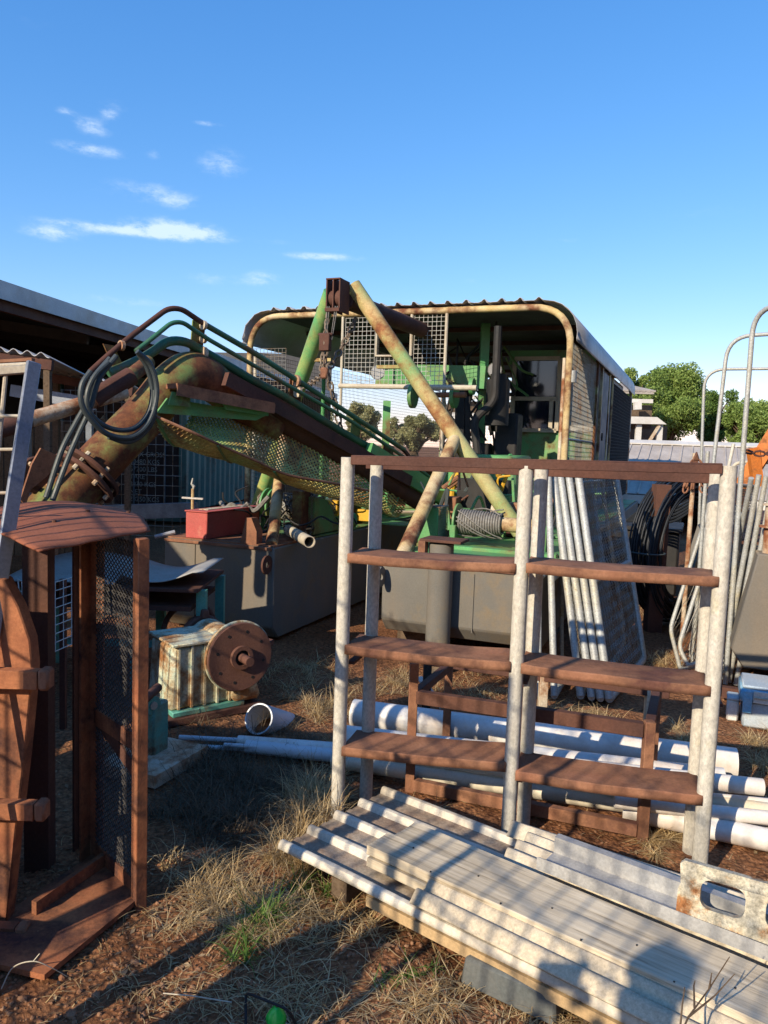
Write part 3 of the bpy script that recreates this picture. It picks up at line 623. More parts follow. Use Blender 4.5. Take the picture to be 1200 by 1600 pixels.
mb = MB(); mb.hexa([c0 + V((0, 0, H)), c0 + sn * Wc + V((0, 0, H)), c0 + sn * Wc + sd * 6.2 + V((0, 0, H)), c0 + sd * 6.2 + V((0, 0, H))], [p + V((0, 0, .03)) for p in (c0 + V((0, 0, H)), c0 + sn * Wc + V((0, 0, H)), c0 + sn * Wc + sd * 6.2 + V((0, 0, H)), c0 + sd * 6.2 + V((0, 0, H)))]); mb.build('roof', M['cont'], root)
def text(body, size, org, ax, ay, m, root, name='lettering', align='LEFT'):
    cu = bpy.data.curves.new('t', 'FONT'); cu.body = body; cu.size = size; cu.extrude = .001; cu.align_x = align; cu.space_line = 1.1
    o = bpy.data.objects.new('t', cu); C.objects.link(o); dg = bpy.context.evaluated_depsgraph_get(); me = bpy.data.meshes.new_from_object(o.evaluated_get(dg))
    bpy.data.objects.remove(o); ax, ay = V(ax).normalized(), V(ay).normalized(); az_ = ax.cross(ay); mb = MB()
    mb.add([V(org) + ax * v.co.x + ay * v.co.y + az_ * v.co.z for v in me.vertices], [list(p.vertices) for p in me.polygons]); bpy.data.meshes.remove(me)
    return mb.build(name, m, root, smooth=False)
fx = -sn
text('892514', .26, c0 + sn * 1.12 - sd * .04 + V((0, 0, 1.86)), fx, (0, 0, 1), M['letter'], root)
text('22G1', .24, c0 + sn * 1.02 - sd * .04 + V((0, 0, 1.56)), fx, (0, 0, 1), M['letter'], root)
text('24', .24, c0 + sn * 1.75 - sd * .04 + V((0, 0, 1.66)), fx, (0, 0, 1), M['letter'], root)
text('MAX GROSS\n30480 KGS\n67200 LBS\nTARE\n2230 KGS\nNET\n28250 KGS\nCU CAP', .125, c0 + sn * 1.02 - sd * .04 + V((0, 0, 1.10)), fx, (0, 0, 1), M['letter'], root)
# the bench and wire panel before it
mb = MB(); p, q = PD(190, 800, 9.), PD(308, 796, 9.); p2 = p + (p - q) * 1.3; mb.bar(p2, q, .1, .17)
root = thing('steel_barrier', ((p2.x + q.x) / 2, 9, 0), 'grey steel rail in front of the container doors', 'barrier')
mb.build('rail', M['galv_dark'], root)
for t in (.05, .95): s_ = p2.lerp(q, t); MB().bar((s_.x, s_.y + .08, -.05), (s_.x, s_.y + .08, s_.z), .06, .06).build('post', M['rust_dark'], root)
p0, p1 = PD(70, 640, 9.6), PD(285, 640, 9.6); mb = MB(); p1.z = p0.z
wires(mb, lambda s, t: V((p0.x + (p1.x - p0.x) * s, 9.6 - .02 * s, .35 + t * (p0.z - .1))), 16, 14, .0035)
mb.solo('wire_screen', M['wire'], 'tall welded wire screen standing before the container doors', 'wire screen')

# timber paling fence behind everything on the far left
root = thing('paling_fence', (-5.0, 9.5, 0), 'dark timber paling fence behind the aluminium ladder', 'fence')
mb = MB()
for k in range(26):
    x = -6.8 + k * .13; mb.bar((x, 9.9 + rnd.uniform(-.01, .01), -.05), (x, 9.9, 1.75 + rnd.uniform(-.05, .05)), .115, .018, (0, 1, 0))
mb.build('palings', M['timber_dark'], root)
for z in (.5, 1.4): MB().bar((-6.85, 9.94, z), (-3.45, 9.94, z), .04, .08).build('rail', M['timber_dark'], root)
# two small tin awnings at left
def awning(px0, py0, px1, py1, D_, deep, label, m):
    a, b = PD(px0, py0, D_), PD(px1, py1, D_); a.z = b.z = (a.z + b.z) / 2; a = PD(px0, py0, D_); b = PD(px1, py1, D_)
    root = thing('tin_awning', ((a.x + b.x) / 2, D_, 0), label, 'awning', 'tin awnings on posts at the left'); mb = MB(); w = (b - a).length
    mb.grid(lambda s, t: a.lerp(b, s) + V((-.1 * t, deep * t, -.12 * t + .018 * math.sin(s * w / .11 * 6.283))), int(w / .014), 2); mb.build('roof', m, root, solid=.006)
    for t in (.06, .94):
        p = a.lerp(b, t) + V((0, .06, -.06)); MB().bar((p.x, p.y, -.05), (p.x, p.y, p.z), .05, .05).build('post', M['timber_dark'], root)
    MB().bar(a + V((0, .05, -.07)), b + V((0, .05, -.07)), .05, .08).build('beam', M['rust_dark'], root)
awning(-70, 536, 78, 556, 6.2, 1.6, 'tin awning with sunlit corrugations at the far left above the ladder', M['roof'])
awning(76, 578, 205, 600, 7.2, 1.4, 'darker lower tin awning behind the hydraulic hoses', M['roof'])
root = thing('steel_barrier', (PD(70, 620, 6.6).x, 6.6, 0), 'pale steel rail passing behind the ladder and the hoses', 'barrier')
MB().bar(PD(18, 610, 6.6), PD(150, 632, 6.6), .05, .10).build('rail', M['alu'], root)
for px in (40, 138): p = PD(px, 620, 6.63); MB().bar((p.x, 6.66, -.05), (p.x, 6.66, p.z), .05, .05).build('post', M['galv_dark'], root)
# ================================================================ THE DREDGE (pontoons, hut, A-frame, ladder)
O_ = V((-.85, 5.96, 0))
def DU(u, v, z): return O_ + U_ * u + V_ * v + V((0, 0, z))
dr = thing('dredge', DU(.5, 3, 0), 'rusty green cutter suction dredge on two grey pontoons with a caged hut', 'dredge')
TOP = .76
def pontoon(u0, u1, z0, m):
    mb = MB(); bev = .10
    prof = [(0, TOP), (0, z0 + bev), (bev * .9, z0), (9, z0), (9, TOP)]
    mb.prism([DU(u0, v, z) for v, z in prof], U_ * (u1 - u0)); return mb.build('pontoon', m, dr, bevel=.012)
pl = pontoon(-1.05, 0, .02, M['hull']); pr = pontoon(.92, 2.10, .21, M['hull'])
# blocks the right pontoon sits on
for u, v in ((1.05, .6), (2.0, .6), (1.05, 6), (2.0, 6)):
    MB().box(DU(u, v, .09), (.25, .5, .24), (U_, V_, V((0, 0, 1)))).build('support_block', M['timber_dark'], dr)
def deck(u0, u1, v0, v1, z, m, name='deck_plate'):
    return MB().box(DU((u0 + u1) / 2, (v0 + v1) / 2, z), (u1 - u0, v1 - v0, .012), (U_, V_, V((0, 0, 1)))).build(name, m, dr)
deck(-1.02, -.02, .75, 8.9, TOP + .011, M['green']); deck(.96, 2.06, .06, 8.9, TOP + .011, M['green'])
deck(-1.03, -.01, .02, .73, TOP + .007, M['rust'])
deck(-2.15, 2.08, 2.0, 2.35, TOP + .03, M['green'], 'cross_beam'); deck(-2.15, -1.0, 2.4, 8.9, TOP + .02, M['green'])
for (u, dv) in ((-.02, 0), (.94, 0)):   # lifting lugs on the front corners
    mb = plate_holes(circ(0, 0, .075, 20), [circ(0, 0, .026, 12)], .016, DU(u, -.012, .635) + V_ * -.06, V_, (0, 0, 1), None, None)
    mb.build('lifting_lug', M['rust_dark'] if u < .5 else M['hull'], dr)
# weld bead / patches on the fronts
MB().box(DU(-.74, -.004, .42), (.006, .008, .62), (U_, V_, V((0, 0, 1)))).build('weld_seam', M['hull'], pl)
MB().box(DU(1.62, -.004, .5), (.006, .008, .42), (U_, V_, V((0, 0, 1)))).build('weld_seam', M['hull'], pr)
for pp, (ua, ub) in ((pl, (-1.04, -.02)), (pr, (.94, 2.08))):
    mb = MB(); mb.box(DU((ua + ub) / 2, -.008, TOP - .012), (ub - ua, .014, .022), (U_, V_, V((0, 0, 1)))); mb.build('rubbing_strip', M['rust'], pp)

# spud pipe in front of the right pontoon, with its rusty head plate
p = PD(690, 850, 5.35); px_, py_ = p.x, p.y
sp = MB(); sp.tube((px_, py_, -.02), (px_, py_, .92), .088, 28); s = sp.build('spud_pipe', M['hull'], dr)
MB().box((px_ + .02, py_, .945), (.30, .22, .02), (U_, V_, V((0, 0, 1)))).build('head_plate', M['rust_dark'], s, bevel=.003)
MB().box((px_ - .13, py_ - .03, .87), (.05, .07, .14), (U_, V_, V((0, 0, 1)))).build('head_bracket', M['rust'], s)

# ---------------- hut
CR = V((1.85, 8.0, 0)); HW = 3.82; HL = 7.6
def HU(w, v, z): return CR - U_ * w + V_ * v + V((0, 0, z))      # w metres left of the right front corner
mb = MB(); ZT = 3.07
mb.path(rounded([HU(0, 0, .79), HU(0, 0, ZT), HU(HW, 0, ZT), HU(HW, 0, .80)], .42, 8), .036, 12); mb.build('hut_frame', M['yellow_rust'], dr)
mb = MB(); mb.path(rounded([HU(-.02, HL, .79), HU(0, HL, ZT), HU(HW, HL, ZT), HU(HW, HL, .79)], .42, 8), .03, 8); mb.build('hut_frame', M['cream_rust'], dr)
for w_, a, b, m in ((.055, .79, 2.55, 'cream_rust'), (HW - .06, .79, 2.6, 'bamboo')):
    mb = MB(); mb.tube(HU(w_, .03, a), HU(w_, .03, b), .02, 8); mb.build('hut_stud', M[m], dr)
def px2w(px):                            # where a photo column meets the hut's front plane
    d = ray(px, 600); k = d.x / d.y
    # CR - U*w : (1.85-.927w) = k*(8+.375w)
    return (1.85 - k * 8) / (.927 + .375 * k)
def py2z(px, py, dv=0):
    w = px2w(px); q = HU(w, dv, 0); return PD(px, py, q.y).z
for px, y0, y1, r in ((533, 640, 483, .016), (640, 556, 478, .018), (694, 800, 480, .018), (586, 556, 515, .012)):
    w = px2w(px); mb = MB(); mb.tube(HU(w, 0.0, max(.78, py2z(px, y0))), HU(w, .0, min(ZT - .02, py2z(px, y1))), r, 8); mb.build('hut_stud', M['bamboo'], dr)
mb = MB(); mb.tube(HU(px2w(585), 0, py2z(585, 556)), HU(px2w(640), 0, py2z(640, 556)), .012, 8); mb.build('mesh_rail', M['bamboo'], dr)
# roof
prof = []
def rp(w, z): prof.append((w, z))
for k in range(3): rp(-.07, 2.71 + k * .03)
for k in range(7): a = R(k * 15); rp(-.07 + .34 * (1 - math.cos(a)), 2.80 + .33 * math.sin(a))
nw = 170
for k in range(1, nw): rp(.27 + (HW - .54) * k / nw, 3.13)
for k in range(7): a = R(90 - k * 15); rp(HW + .07 - .34 * (1 - math.cos(a)), 2.80 + .33 * math.sin(a))
for k in range(4): rp(HW + .07, 2.79 - k * .015)
acc = 0; pr2 = []
for i, (w, z) in enumerate(prof):
    if i: acc += math.hypot(w - prof[i - 1][0], z - prof[i - 1][1])
    ph = (acc / .195) % 1; rb = .032 if .40 < ph < .60 else (.014 if .34 < ph < .66 else 0)
    if 0.3 < w < HW - .3: z += rb
    pr2.append((w, z))
ragged = [rnd.uniform(-.015, .015) for _ in pr2]
mb = MB(); n = len(pr2) - 1
def roof_f(s, t):
    w, z = pr2[min(n, int(round(s * n)))]; j = ragged[min(n, int(round(s * n)))] if t == 0 else 0
    return HU(w, -.06 + j + t * (HL + .12), z + (.0 if t else .0))
mb.grid(roof_f, n, 6); mb.build('hut_roof', [M['roof']], dr, solid=.006)
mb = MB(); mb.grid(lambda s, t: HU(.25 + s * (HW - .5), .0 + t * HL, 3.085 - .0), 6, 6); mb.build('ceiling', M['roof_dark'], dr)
for k in range(1, 6): mb = MB(); mb.bar(HU(.1, HL * k / 6, 3.05), HU(HW - .1, HL * k / 6, 3.05), .05, .05); mb.build('roof_beam', M['rust_dark'], dr)
# mesh
mb = MB(); wires(mb, lambda s, t: HU(HW, s * HL, .82 + t * 1.85), 152, 36, .0022); mb.build('side_mesh', M['wire_dark'], dr)
mb = MB(); wires(mb, lambda s, t: HU(s * HW, HL, .82 + t * 1.85), 60, 30, .0024); mb.build('back_mesh', M['wire_dark'], dr)
mb = MB(); wires(mb, lambda s, t: HU(-.02 + .05 * (s - .5) ** 2, s * 3.9, .80 + t * 1.92), 62, 36, .0034); mb.build('side_mesh', M['wire'], dr)
mb = MB(); wires(mb, lambda s, t: HU(-.02, 3.9 + s * 3.65, .80 + t * 1.85), 60, 36, .0040); mb.build('side_mesh', M['wire_dark'], dr)
def fmesh(pxa, pxb, ya, yb, name='front_mesh', step=.05, m='wire_pale'):
    wa, wb = px2w(pxa), px2w(pxb); za, zb = py2z(pxa, ya), py2z(pxa, yb); mb = MB()
    nu = max(1, round(abs(wa - wb) / step)); nv = max(1, round(abs(za - zb) / step)); wires(mb, lambda s, t: HU(wa + (wb - wa) * s, .012, zb + (za - zb) * t), nu, nv, .003)
    mb.build(name, M[m], dr)
fmesh(537, 583, 490, 601); fmesh(586, 640, 556, 601); fmesh(644, 692, 489, 601)
fmesh(388, 445, 545, 640, m='wire'); fmesh(388, 440, 650, 782, m='wire'); pass
for z in (1.72,): mb = MB(); mb.tube(HU(-.01, .02, z), HU(-.01, 3.9, z), .012, 6); mb.build('mesh_rail', M['galv'], dr)
mb = MB(); mb.tube(HU(-.02, HL * .52, .8), HU(-.02, HL * .52, 2.75), .03, 8); mb.build('hut_stud', M['yellow_rust'], dr)
mb = MB(); mb.tube(HU(HW - .2, 1.6, .8), HU(HW - .2, 1.6, 3.05), .028, 8); mb.build('hut_stud', M['green'], dr)
mb = MB(); mb.tube(HU(-.03, .03, 2.30), HU(-.03, .03, 2.42), .046, 12); mb.build('clamp', M['galv'], dr)

# ---------------- cabin inside the cage
K0 = 2.05
cb = MB()
def KU(w, v, z): return HU(w, K0 + v, z)
w1 = 1.11
cabin = MB().box(KU(w1 / 2, .03, (.78 + 1.83) / 2), (w1, .04, 1.05), (U_, V_, V((0, 0, 1)))).build('cabin', M['green'], dr)
MB().box(KU(.22, .025, 2.28), (.44, .03, .86), (U_, V_, V((0, 0, 1)))).build('grey_panel', M['white'], cabin)
MB().box(KU(w1 / 2, .03, 2.80), (w1, .03, .18), (U_, V_, V((0, 0, 1)))).build('header_panel', M['green'], cabin)
wr, wl_ = .44, 1.03
mb = MB()
for a, b in (((wr, 1.85), (wr, 2.78)), ((wl_, 1.85), (wl_, 2.78)), ((wr, 2.78), (wl_, 2.78)), ((wr, 2.26), (wl_, 2.26)), ((wr, 1.85), (wl_, 1.85)), ((wr + .08, 1.85), (wr + .08, 2.26))):
    mb.bar(KU(a[0], -.02, a[1]), KU(b[0], -.02, b[1]), .05, .05, tuple(V_))
win = mb.build('window', M['bamboo'], cabin)
MB().box(KU((wr + wl_) / 2, 0, 2.3), (wl_ - wr, .008, .94), (U_, V_, V((0, 0, 1)))).build('pane', M['pane'], win)
mb = MB(); mb.box(KU(.0, 1.9, 1.75), (.03, 3.75, 1.95), (U_, V_, V((0, 0, 1)))); mb.build('side_wall', M['galv_dark'], cabin)
mb = MB(); mb.box(KU(0, .06, 1.75), (.09, .09, 1.98), (U_, V_, V((0, 0, 1)))); mb.build('corner_post', M['green_rusty'], cabin)
d = MB().box(KU(-.022, .95, 1.75), (.03, .78, 1.85), (U_, V_, V((0, 0, 1)))).build('door', M['door_blue'], cabin)
MB().tube(KU(-.06, .66, 1.75), KU(-.06, .66, 1.85), .012, 6).build('handle', M['black'], d)
mb = MB()
for v in (.50, 1.40): mb.box(KU(-.02, v, 1.75), (.06, .08, 1.95), (U_, V_, V((0, 0, 1))))
mb.build('door_frame', M['yellow_rust'], cabin)
MB().box(KU(w1 / 2, 3.8, 1.75), (w1, .03, 1.95), (U_, V_, V((0, 0, 1)))).build('rear_wall', M['green'], cabin)
MB().box(KU(w1 - .01, 1.9, 1.4), (.03, 3.7, 1.2), (U_, V_, V((0, 0, 1)))).build('inner_wall', M['green'], cabin)

# ---------------- A-frame
apex = DU(-.06, 1.30, 2.955); fR, fL = DU(1.66, 1.55, TOP + .02), DU(-1.53, 2.2, TOP + .02)
aR, aL = apex + U_ * .13, apex - U_ * .16
af = MB(); af.tube(fR, aR + (aR - fR) * .035, .070, 20); legR = af.build('a_frame_leg', M['faded'], dr)
af = MB(); af.tube(fL, aL + (aL - fL) * .01, .074, 20); legL = af.build('a_frame_leg', M['green_leg'], dr)
bR0 = DU(1.03, .10, TOP); bR1 = fR.lerp(aR, .415); MB().tube(bR0, bR1, .058, 16).build('a_frame_brace', M['yellow_rust'], dr)
bL0 = DU(-.07, .08, TOP); bL1 = fL.lerp(aL, .45); MB().tube(bL0, bL1, .05, 16).build('a_frame_brace', M['yellow_rust'], dr)
st0 = HU(1.75, .9, 3.0); MB().tube(apex + V((0, 0, -.05)), DU(.16, 3.5, 2.86), .085, 18).build('back_stay', M['rust_dark'], dr)
for lg in ((legR, aR, fR, .30), (legL, aL, fL, .26)):
    q = lg[1].lerp(lg[2], lg[3]); sg = -1 if lg[0] is legR else 1
    MB().bar(q, q - U_ * (.26 * -sg if lg[0] is legL else .30), .05, .03).build('tie_lug', M['faded'], lg[0])
# sheave box
hb = MB()
for k in (-.075, -.0, .075):
    mbq = DU(-.06 + k * .85, 1.13, 2.90); hb.box(mbq, (.012, .20, .29), (U_, V_, V((0, 0, 1))))
hb.box(DU(-.06, 1.03, 2.77), (.14, .03, .03), (U_, V_, V((0, 0, 1)))); hb.box(DU(-.06, 1.05, 3.04), (.14, .05, .012), (U_, V_, V((0, 0, 1))))
hd = hb.build('sheave_block', M['rust_dark'], dr)
for k in (-.037, .037): MB().tube(DU(-.06 + k - .025, 1.12, 2.88), DU(-.06 + k + .025, 1.12, 2.88), .075, 20).build('sheave', M['rust_dark'], hd)
q0 = DU(-.06, 1.03, 2.80); hook = PD(507, 583, q0.y)
for k, dx in enumerate((-.05, -.03, .03, .05)):
    MB().path([q0 + U_ * dx, q0.lerp(hook, .5) + U_ * dx * .7, hook + V((0, 0, .32)) + U_ * dx * .6], .006, 5).build('hoist_rope', M['rope'], dr)
hk = MB(); hk.box(hook + V((0, 0, .27)), (.10, .06, .15), (U_, V_, V((0, 0, 1)))); hk.tube(hook + V((0, 0, .34)) - U_ * .07, hook + V((0, 0, .34)) + U_ * .07, .015, 8)
hkb = hk.build('hook_block', M['rust_dark'], dr, bevel=.01)
def chain(p, q, sag, pitch=.055, r=.007, parent=dr, m='chain', name='chain'):
    p, q = V(p), V(q); L_ = (q - p).length; pts = [p.lerp(q, i / 40) - V((0, 0, sag * 4 * (i / 40) * (1 - i / 40))) for i in range(41)]
    tot_ = [0]
    for a, b in zip(pts, pts[1:]): tot_.append(tot_[-1] + (b - a).length)
    n = int(tot_[-1] / pitch); mb = MB(); j = 0
    for k in range(n):
        s_ = (k + .5) * tot_[-1] / n
        while j < 39 and tot_[j + 1] < s_: j += 1
        c = pts[j].lerp(pts[j + 1], (s_ - tot_[j]) / max(1e-6, tot_[j + 1] - tot_[j])); d = (pts[j + 1] - pts[j]).normalized()
        x = d.cross(V((.3, .8, .5))).normalized(); y = d.cross(x).normalized(); sd_ = (x if k % 2 else y); w = pitch * .36; h = pitch * .62
        mb.path([c + d * h * math.cos(a) + sd_ * w * math.sin(a) for a in [i * math.pi / 4 for i in range(8)]], r, 5, closed=True)
    return mb.build(name, M[m], parent)
chain(hook + V((0, 0, .3)), hook, 0, .07, .010)
chain(hook, PD(556, 497, 7.35), .05, .075, .011); chain(hook + V((.03, 0, 0)), PD(537, 686, 7.1), .02, .075, .010)
chain(hook, PD(474, 606, 7.6), .01, .06, .008); chain(PD(512, 490, 7.2), hook + V((-.03, 0, .02)), .0, .06, .008)
MB().box(hook, (.07, .05, .10), (U_, V_, V((0, 0, 1)))).build('shackle', M['rust'], dr, bevel=.012)

# ---------------- ladder (boom) with the suction pipe, running forward over the left pontoon
n_b = V((.75, -.66, 0)).normalized(); Q0, Q1 = V((.51, 8.1, 0)), V((-1.5, 5.82, 0)); bdir = (Q1 - Q0).normalized(); n_b = V((-bdir.y, bdir.x, 0))
if n_b.y > 0: n_b = -n_b
def BP(px, py, off=0.0):
    d = ray(px, py); q = Q0 + n_b * off; t = q.dot(n_b) / d.dot(n_b); p = V((0, 0, CAM_H)) + d * t; return p
lad = MB(); lad.path([BP(372, 617), BP(560, 725), BP(668, 790)], [.11, .10, .10], 20); ladder_ = lad.build('ladder', M['rust_dark'], dr)
mb = MB(); a, b = BP(352, 592, .19), BP(640, 752, .12); mb.bar(a, b, .05, .105); mb.build('side_channel', M['rust_dark'], ladder_)
mb = MB(); a, b = BP(352, 588, -.19), BP(640, 752, -.14); mb.bar(a, b, .05, .15); mb.build('side_channel', M['rust_dark'], ladder_)
mb = MB(); a, b = BP(575, 705, .10), BP(765, 822, .10); mb.bar(a, b, .07, .17); mb.bar(BP(600, 715, -.25), BP(740, 800, -.25), .07, .15); mb.build('heel_beam', M['green'], ladder_)
sp_ = spline([BP(430, 672), BP(375, 634), BP(335, 600), BP(300, 582), BP(268, 600), BP(235, 640), BP(180, 697), BP(137, 742)], 8)
spipe = MB().path(sp_, [min(.156, .11 + .0026 * i) for i in range(len(sp_))], 28).build('suction_pipe', M['green_rusty'], ladder_)
def ring(c, d, r0, r1, th, m, root, bolts=8, name='flange'):
    d = V(d).normalized(); o = MB(); o.tube(c - d * th / 2, c + d * th / 2, r1, 30); fl = o.build(name, m, root, bevel=.004)
    x = d.orthogonal().normalized(); y = d.cross(x); 
    for k in range(bolts): a = 2 * math.pi * k / bolts; q = c + x * math.cos(a) * (r1 - .03) + y * math.sin(a) * (r1 - .03); MB().tube(q - d * (th / 2 + .03), q + d * (th / 2 + .03), .016, 6).build('bolt', M['cream_rust'], fl)
    return fl
fd = (BP(137, 742) - BP(180, 697)).normalized()
fc = BP(140, 738); ring(fc, fd, 0, .235, .03, M['rust_dark'], ladder_); ring(fc + fd * .06, fd, 0, .235, .03, M['rust_dark'], ladder_)
MB().path([fc + fd * .05, fc + fd * .35, fc + fd * .55], [.17, .17, .16], 24).build('suction_pipe', M['green_rusty'], ladder_)
mb = MB(); a = BP(75, 752, -.2); mb.prism([BP(62, 700, .1), BP(98, 716, .1), BP(70, 745, .1), BP(46, 765, .1), BP(38, 790, .1), BP(30, 780, .1), BP(48, 725, .1)], n_b * .02); mb.build('cutter_plate', M['rust'], ladder_)
mb = MB(); ring(BP(58, 742, .0), n_b, 0, .12, .05, M['rust_dark'], ladder_, 4, 'bearing')
# ledge and its green plates
lg_ = MB(); a, b = BP(268, 603, .22), BP(420, 633, .22); lg_.bar(a, b, .14, .035); lg_.bar(a + n_b * .07 - V((0, 0, .03)), b + n_b * .07 - V((0, 0, .03)), .012, .075); lg = lg_.build('ledge', M['rust'], ladder_)
mb = MB(); mb.prism([BP(262, 622, .20), BP(418, 648, .20), BP(400, 657, .20), BP(245, 645, .20)], n_b * -.02); mb.prism([BP(268, 612, .24), BP(296, 616, .24), BP(296, 636, .24), BP(262, 632, .24)], n_b * .012)
mb.prism([BP(345, 627, .24), BP(418, 637, .24), BP(418, 650, .24), BP(352, 640, .24)], n_b * .012); mb.build('gusset', M['green'], ladder_)
# mesh tray
near = [(238, 648), (300, 675), (350, 698), (400, 720), (450, 742), (520, 755), (600, 772)]
far = [(300, 640), (350, 652), (400, 655), (450, 672), (500, 697), (560, 732), (640, 772)]
nr = spline([BP(x, y, .62 if 250 < x < 560 else .45) for x, y in near], 8); fr = spline([BP(x, y, -.02) for x, y in far], 8)
def tray(s, t):
    k = s * (len(nr) - 1); i = min(int(k), len(nr) - 2); f_ = k - i; a = nr[i].lerp(nr[i + 1], f_); b = fr[i].lerp(fr[i + 1], f_); return a.lerp(b, t) - V((0, 0, .22 * math.sin(math.pi * t)))
mb = MB(); diamonds(mb, tray, 52, 24, .0085); tr = mb.build('mesh_tray', M['wire_rust'], ladder_)
MB().path([tray(i / 30, 0) for i in range(31)], .010, 6).build('tray_rim', M['rust'], tr)
for s_ in (.02, .3, .6, .97): MB().path([tray(s_, i / 10) - V((0, 0, .01)) for i in range(11)], .010, 6).build('tray_rib', M['green'], tr)
# hydraulic lines along the top
la = [(140, 582), (168, 556), (205, 525), (262, 482), (283, 482), (320, 507), (400, 553), (467, 596), (547, 647), (632, 703), (645, 722)]
lb = [(212, 549), (240, 527), (268, 504), (285, 503), (320, 527), (400, 573), (467, 612), (547, 657), (628, 712), (690, 760)]
lc_ = [(170, 583), (200, 571), (235, 553), (262, 532), (290, 533), (320, 550), (400, 597), (440, 617), (533, 674), (608, 716), (680, 765)]
for pts, r, off, m in ((la, .020, .05, 'rust_dark'), (lb, .017, .10, 'line_green'), (lc_, .034, .02, 'line_green')):
    P_ = [BP(x, y, off) for x, y in pts]
    MB().path(rounded(P_, .09, 4), r, 12).build('hydraulic_line', M[m], ladder_)
MB().path([BP(320, 507, .05), BP(400, 553, .05), BP(467, 596, .05), BP(547, 647, .05), BP(632, 703, .05)], .0225, 12).build('line_cover', M['line_green'], ladder_)
for q in ([(300, 500), (320, 507), (314, 556), (296, 552)], [(452, 592), (470, 598), (468, 630), (450, 624)], [(550, 655), (563, 660), (561, 683), (547, 678)], [(598, 690), (614, 698), (612, 722), (598, 715)], [(160, 537), (176, 540), (197, 582), (186, 596)]):
    MB().prism([BP(x, y, .0) for x, y in q], n_b * .012).build('line_bracket', M['green_rusty'], ladder_)
for px, py in ((318, 508), (318, 529), (318, 552), (190, 540), (463, 595), (465, 612)):
    c = BP(px, py, .05); mb = MB(); mb.tube(c - bdir * .012, c + bdir * .012, .036 if py < 550 else .05, 12); mb.build('pipe_clip', M['cream_rust'], ladder_)
# ram and hoses at the outer end
ram = MB().tube(BP(-70, 690, .33), BP(195, 612, .33), .047, 18).build('ram_rod', M['cream_rust'], ladder_)
MB().tube(BP(-60, 688, .33), BP(45, 657, .33), .053, 18).build('ram_head', M['rust_dark'], ram)
MB().tube(BP(143, 625, .33), BP(205, 588, .33), .062, 18).build('ram_gland', M['rust_dark'], ram)
MB().tube(BP(196, 594, .33), BP(232, 566, .2), .05, 16).build('ram_barrel', M['green_rusty'], ram)
def hose(pts, r, off, name='hose', par=None, n=8): return MB().path(spline([BP(x, y, off) for x, y in pts], n), r, 10).build(name, M['rubber'], par or ladder_)
hose([(142, 580), (128, 602), (128, 632), (146, 660), (172, 680), (205, 683), (230, 664), (243, 630), (244, 598), (234, 568), (214, 549)], .0175, .48)
hose([(170, 566), (150, 585), (137, 612), (138, 640), (158, 662), (185, 672), (212, 668), (232, 645), (238, 610), (230, 575), (216, 552)], .0165, .44)
hose([(172, 560), (148, 590), (135, 630), (118, 662), (96, 705), (72, 778)], .0175, .40); hose([(182, 556), (155, 592), (140, 640), (122, 680), (105, 720), (82, 782)], .0175, .42)
hose([(243, 610), (240, 650), (225, 676), (200, 690), (170, 682)], .019, .46)

# ---------------- machinery on deck
def slab(c, sz, m, name, par=dr, bevel=.006, ax=None): return MB().box(c, sz, ax or (U_, V_, V((0, 0, 1)))).build(name, M[m], par, bevel=bevel)
# right winch
wc0, wc1 = DU(1.20, .95, .98), DU(1.86, .95, .98)
wn_ = MB().tube(wc0, wc1, .06, 20).build('winch_drum', M['yellow_rust'], dr)
mb = MB(); a = wc0 + U_ * .03
for k in range(17): c = a + U_ * (.021 * k); mb.path([c + V_ * math.cos(t) * (.098 - .001 * k) + V((0, 0, 1)) * math.sin(t) * (.098 - .001 * k) + U_ * (.010 * t / 6.28) for t in [i * math.pi / 9 for i in range(18)]], .011, 6, closed=True)
for k in range(9): a0 = rnd.uniform(0, 6); mb.path([wc0 + U_ * (.02 + .36 * (i / 8)) + V_ * math.cos(a0 + i * .25) * .12 + V((0, 0, 1)) * math.sin(a0 + i * .25) * .12 for i in range(9)], .006, 5)
mb.build('wound_rope', M['rope'], wn_)
for c, r in ((wc0, .15), (wc1, .15)): MB().tube(c - U_ * .008, c + U_ * .008, r, 26).build('winch_flange', M['green'], wn_)
slab(DU(1.20, .95, .86), (.05, .3, .2), 'green', 'winch_bearing', wn_); slab(DU(1.92, .95, .88), (.07, .14, .22), 'green', 'winch_bearing', wn_)
slab(DU(1.02, .82, .94), (.17, .22, .32), 'green', 'chain_guard'); mb = MB(); wires(mb, lambda s, t: DU(1.115, .70 + s * .24, .78 + t * .33), 12, 16, .002); wires(mb, lambda s, t: DU(.93 + s * .19, .70 + t * .24, 1.105), 10, 12, .002); mb.build('guard_mesh', M['wire'], dr)
slab(DU(1.55, .55, .80), (1.1, .10, .06), 'green', 'winch_base'); slab(DU(1.55, .35, .79), (1.2, .3, .03), 'green', 'deck_plate')
mb = MB(); mb.tube(DU(1.3, 1.75, 1.0), DU(1.62, 1.75, 1.0), .11, 20); mb.build('float_drum', M['cream_rust'], dr)
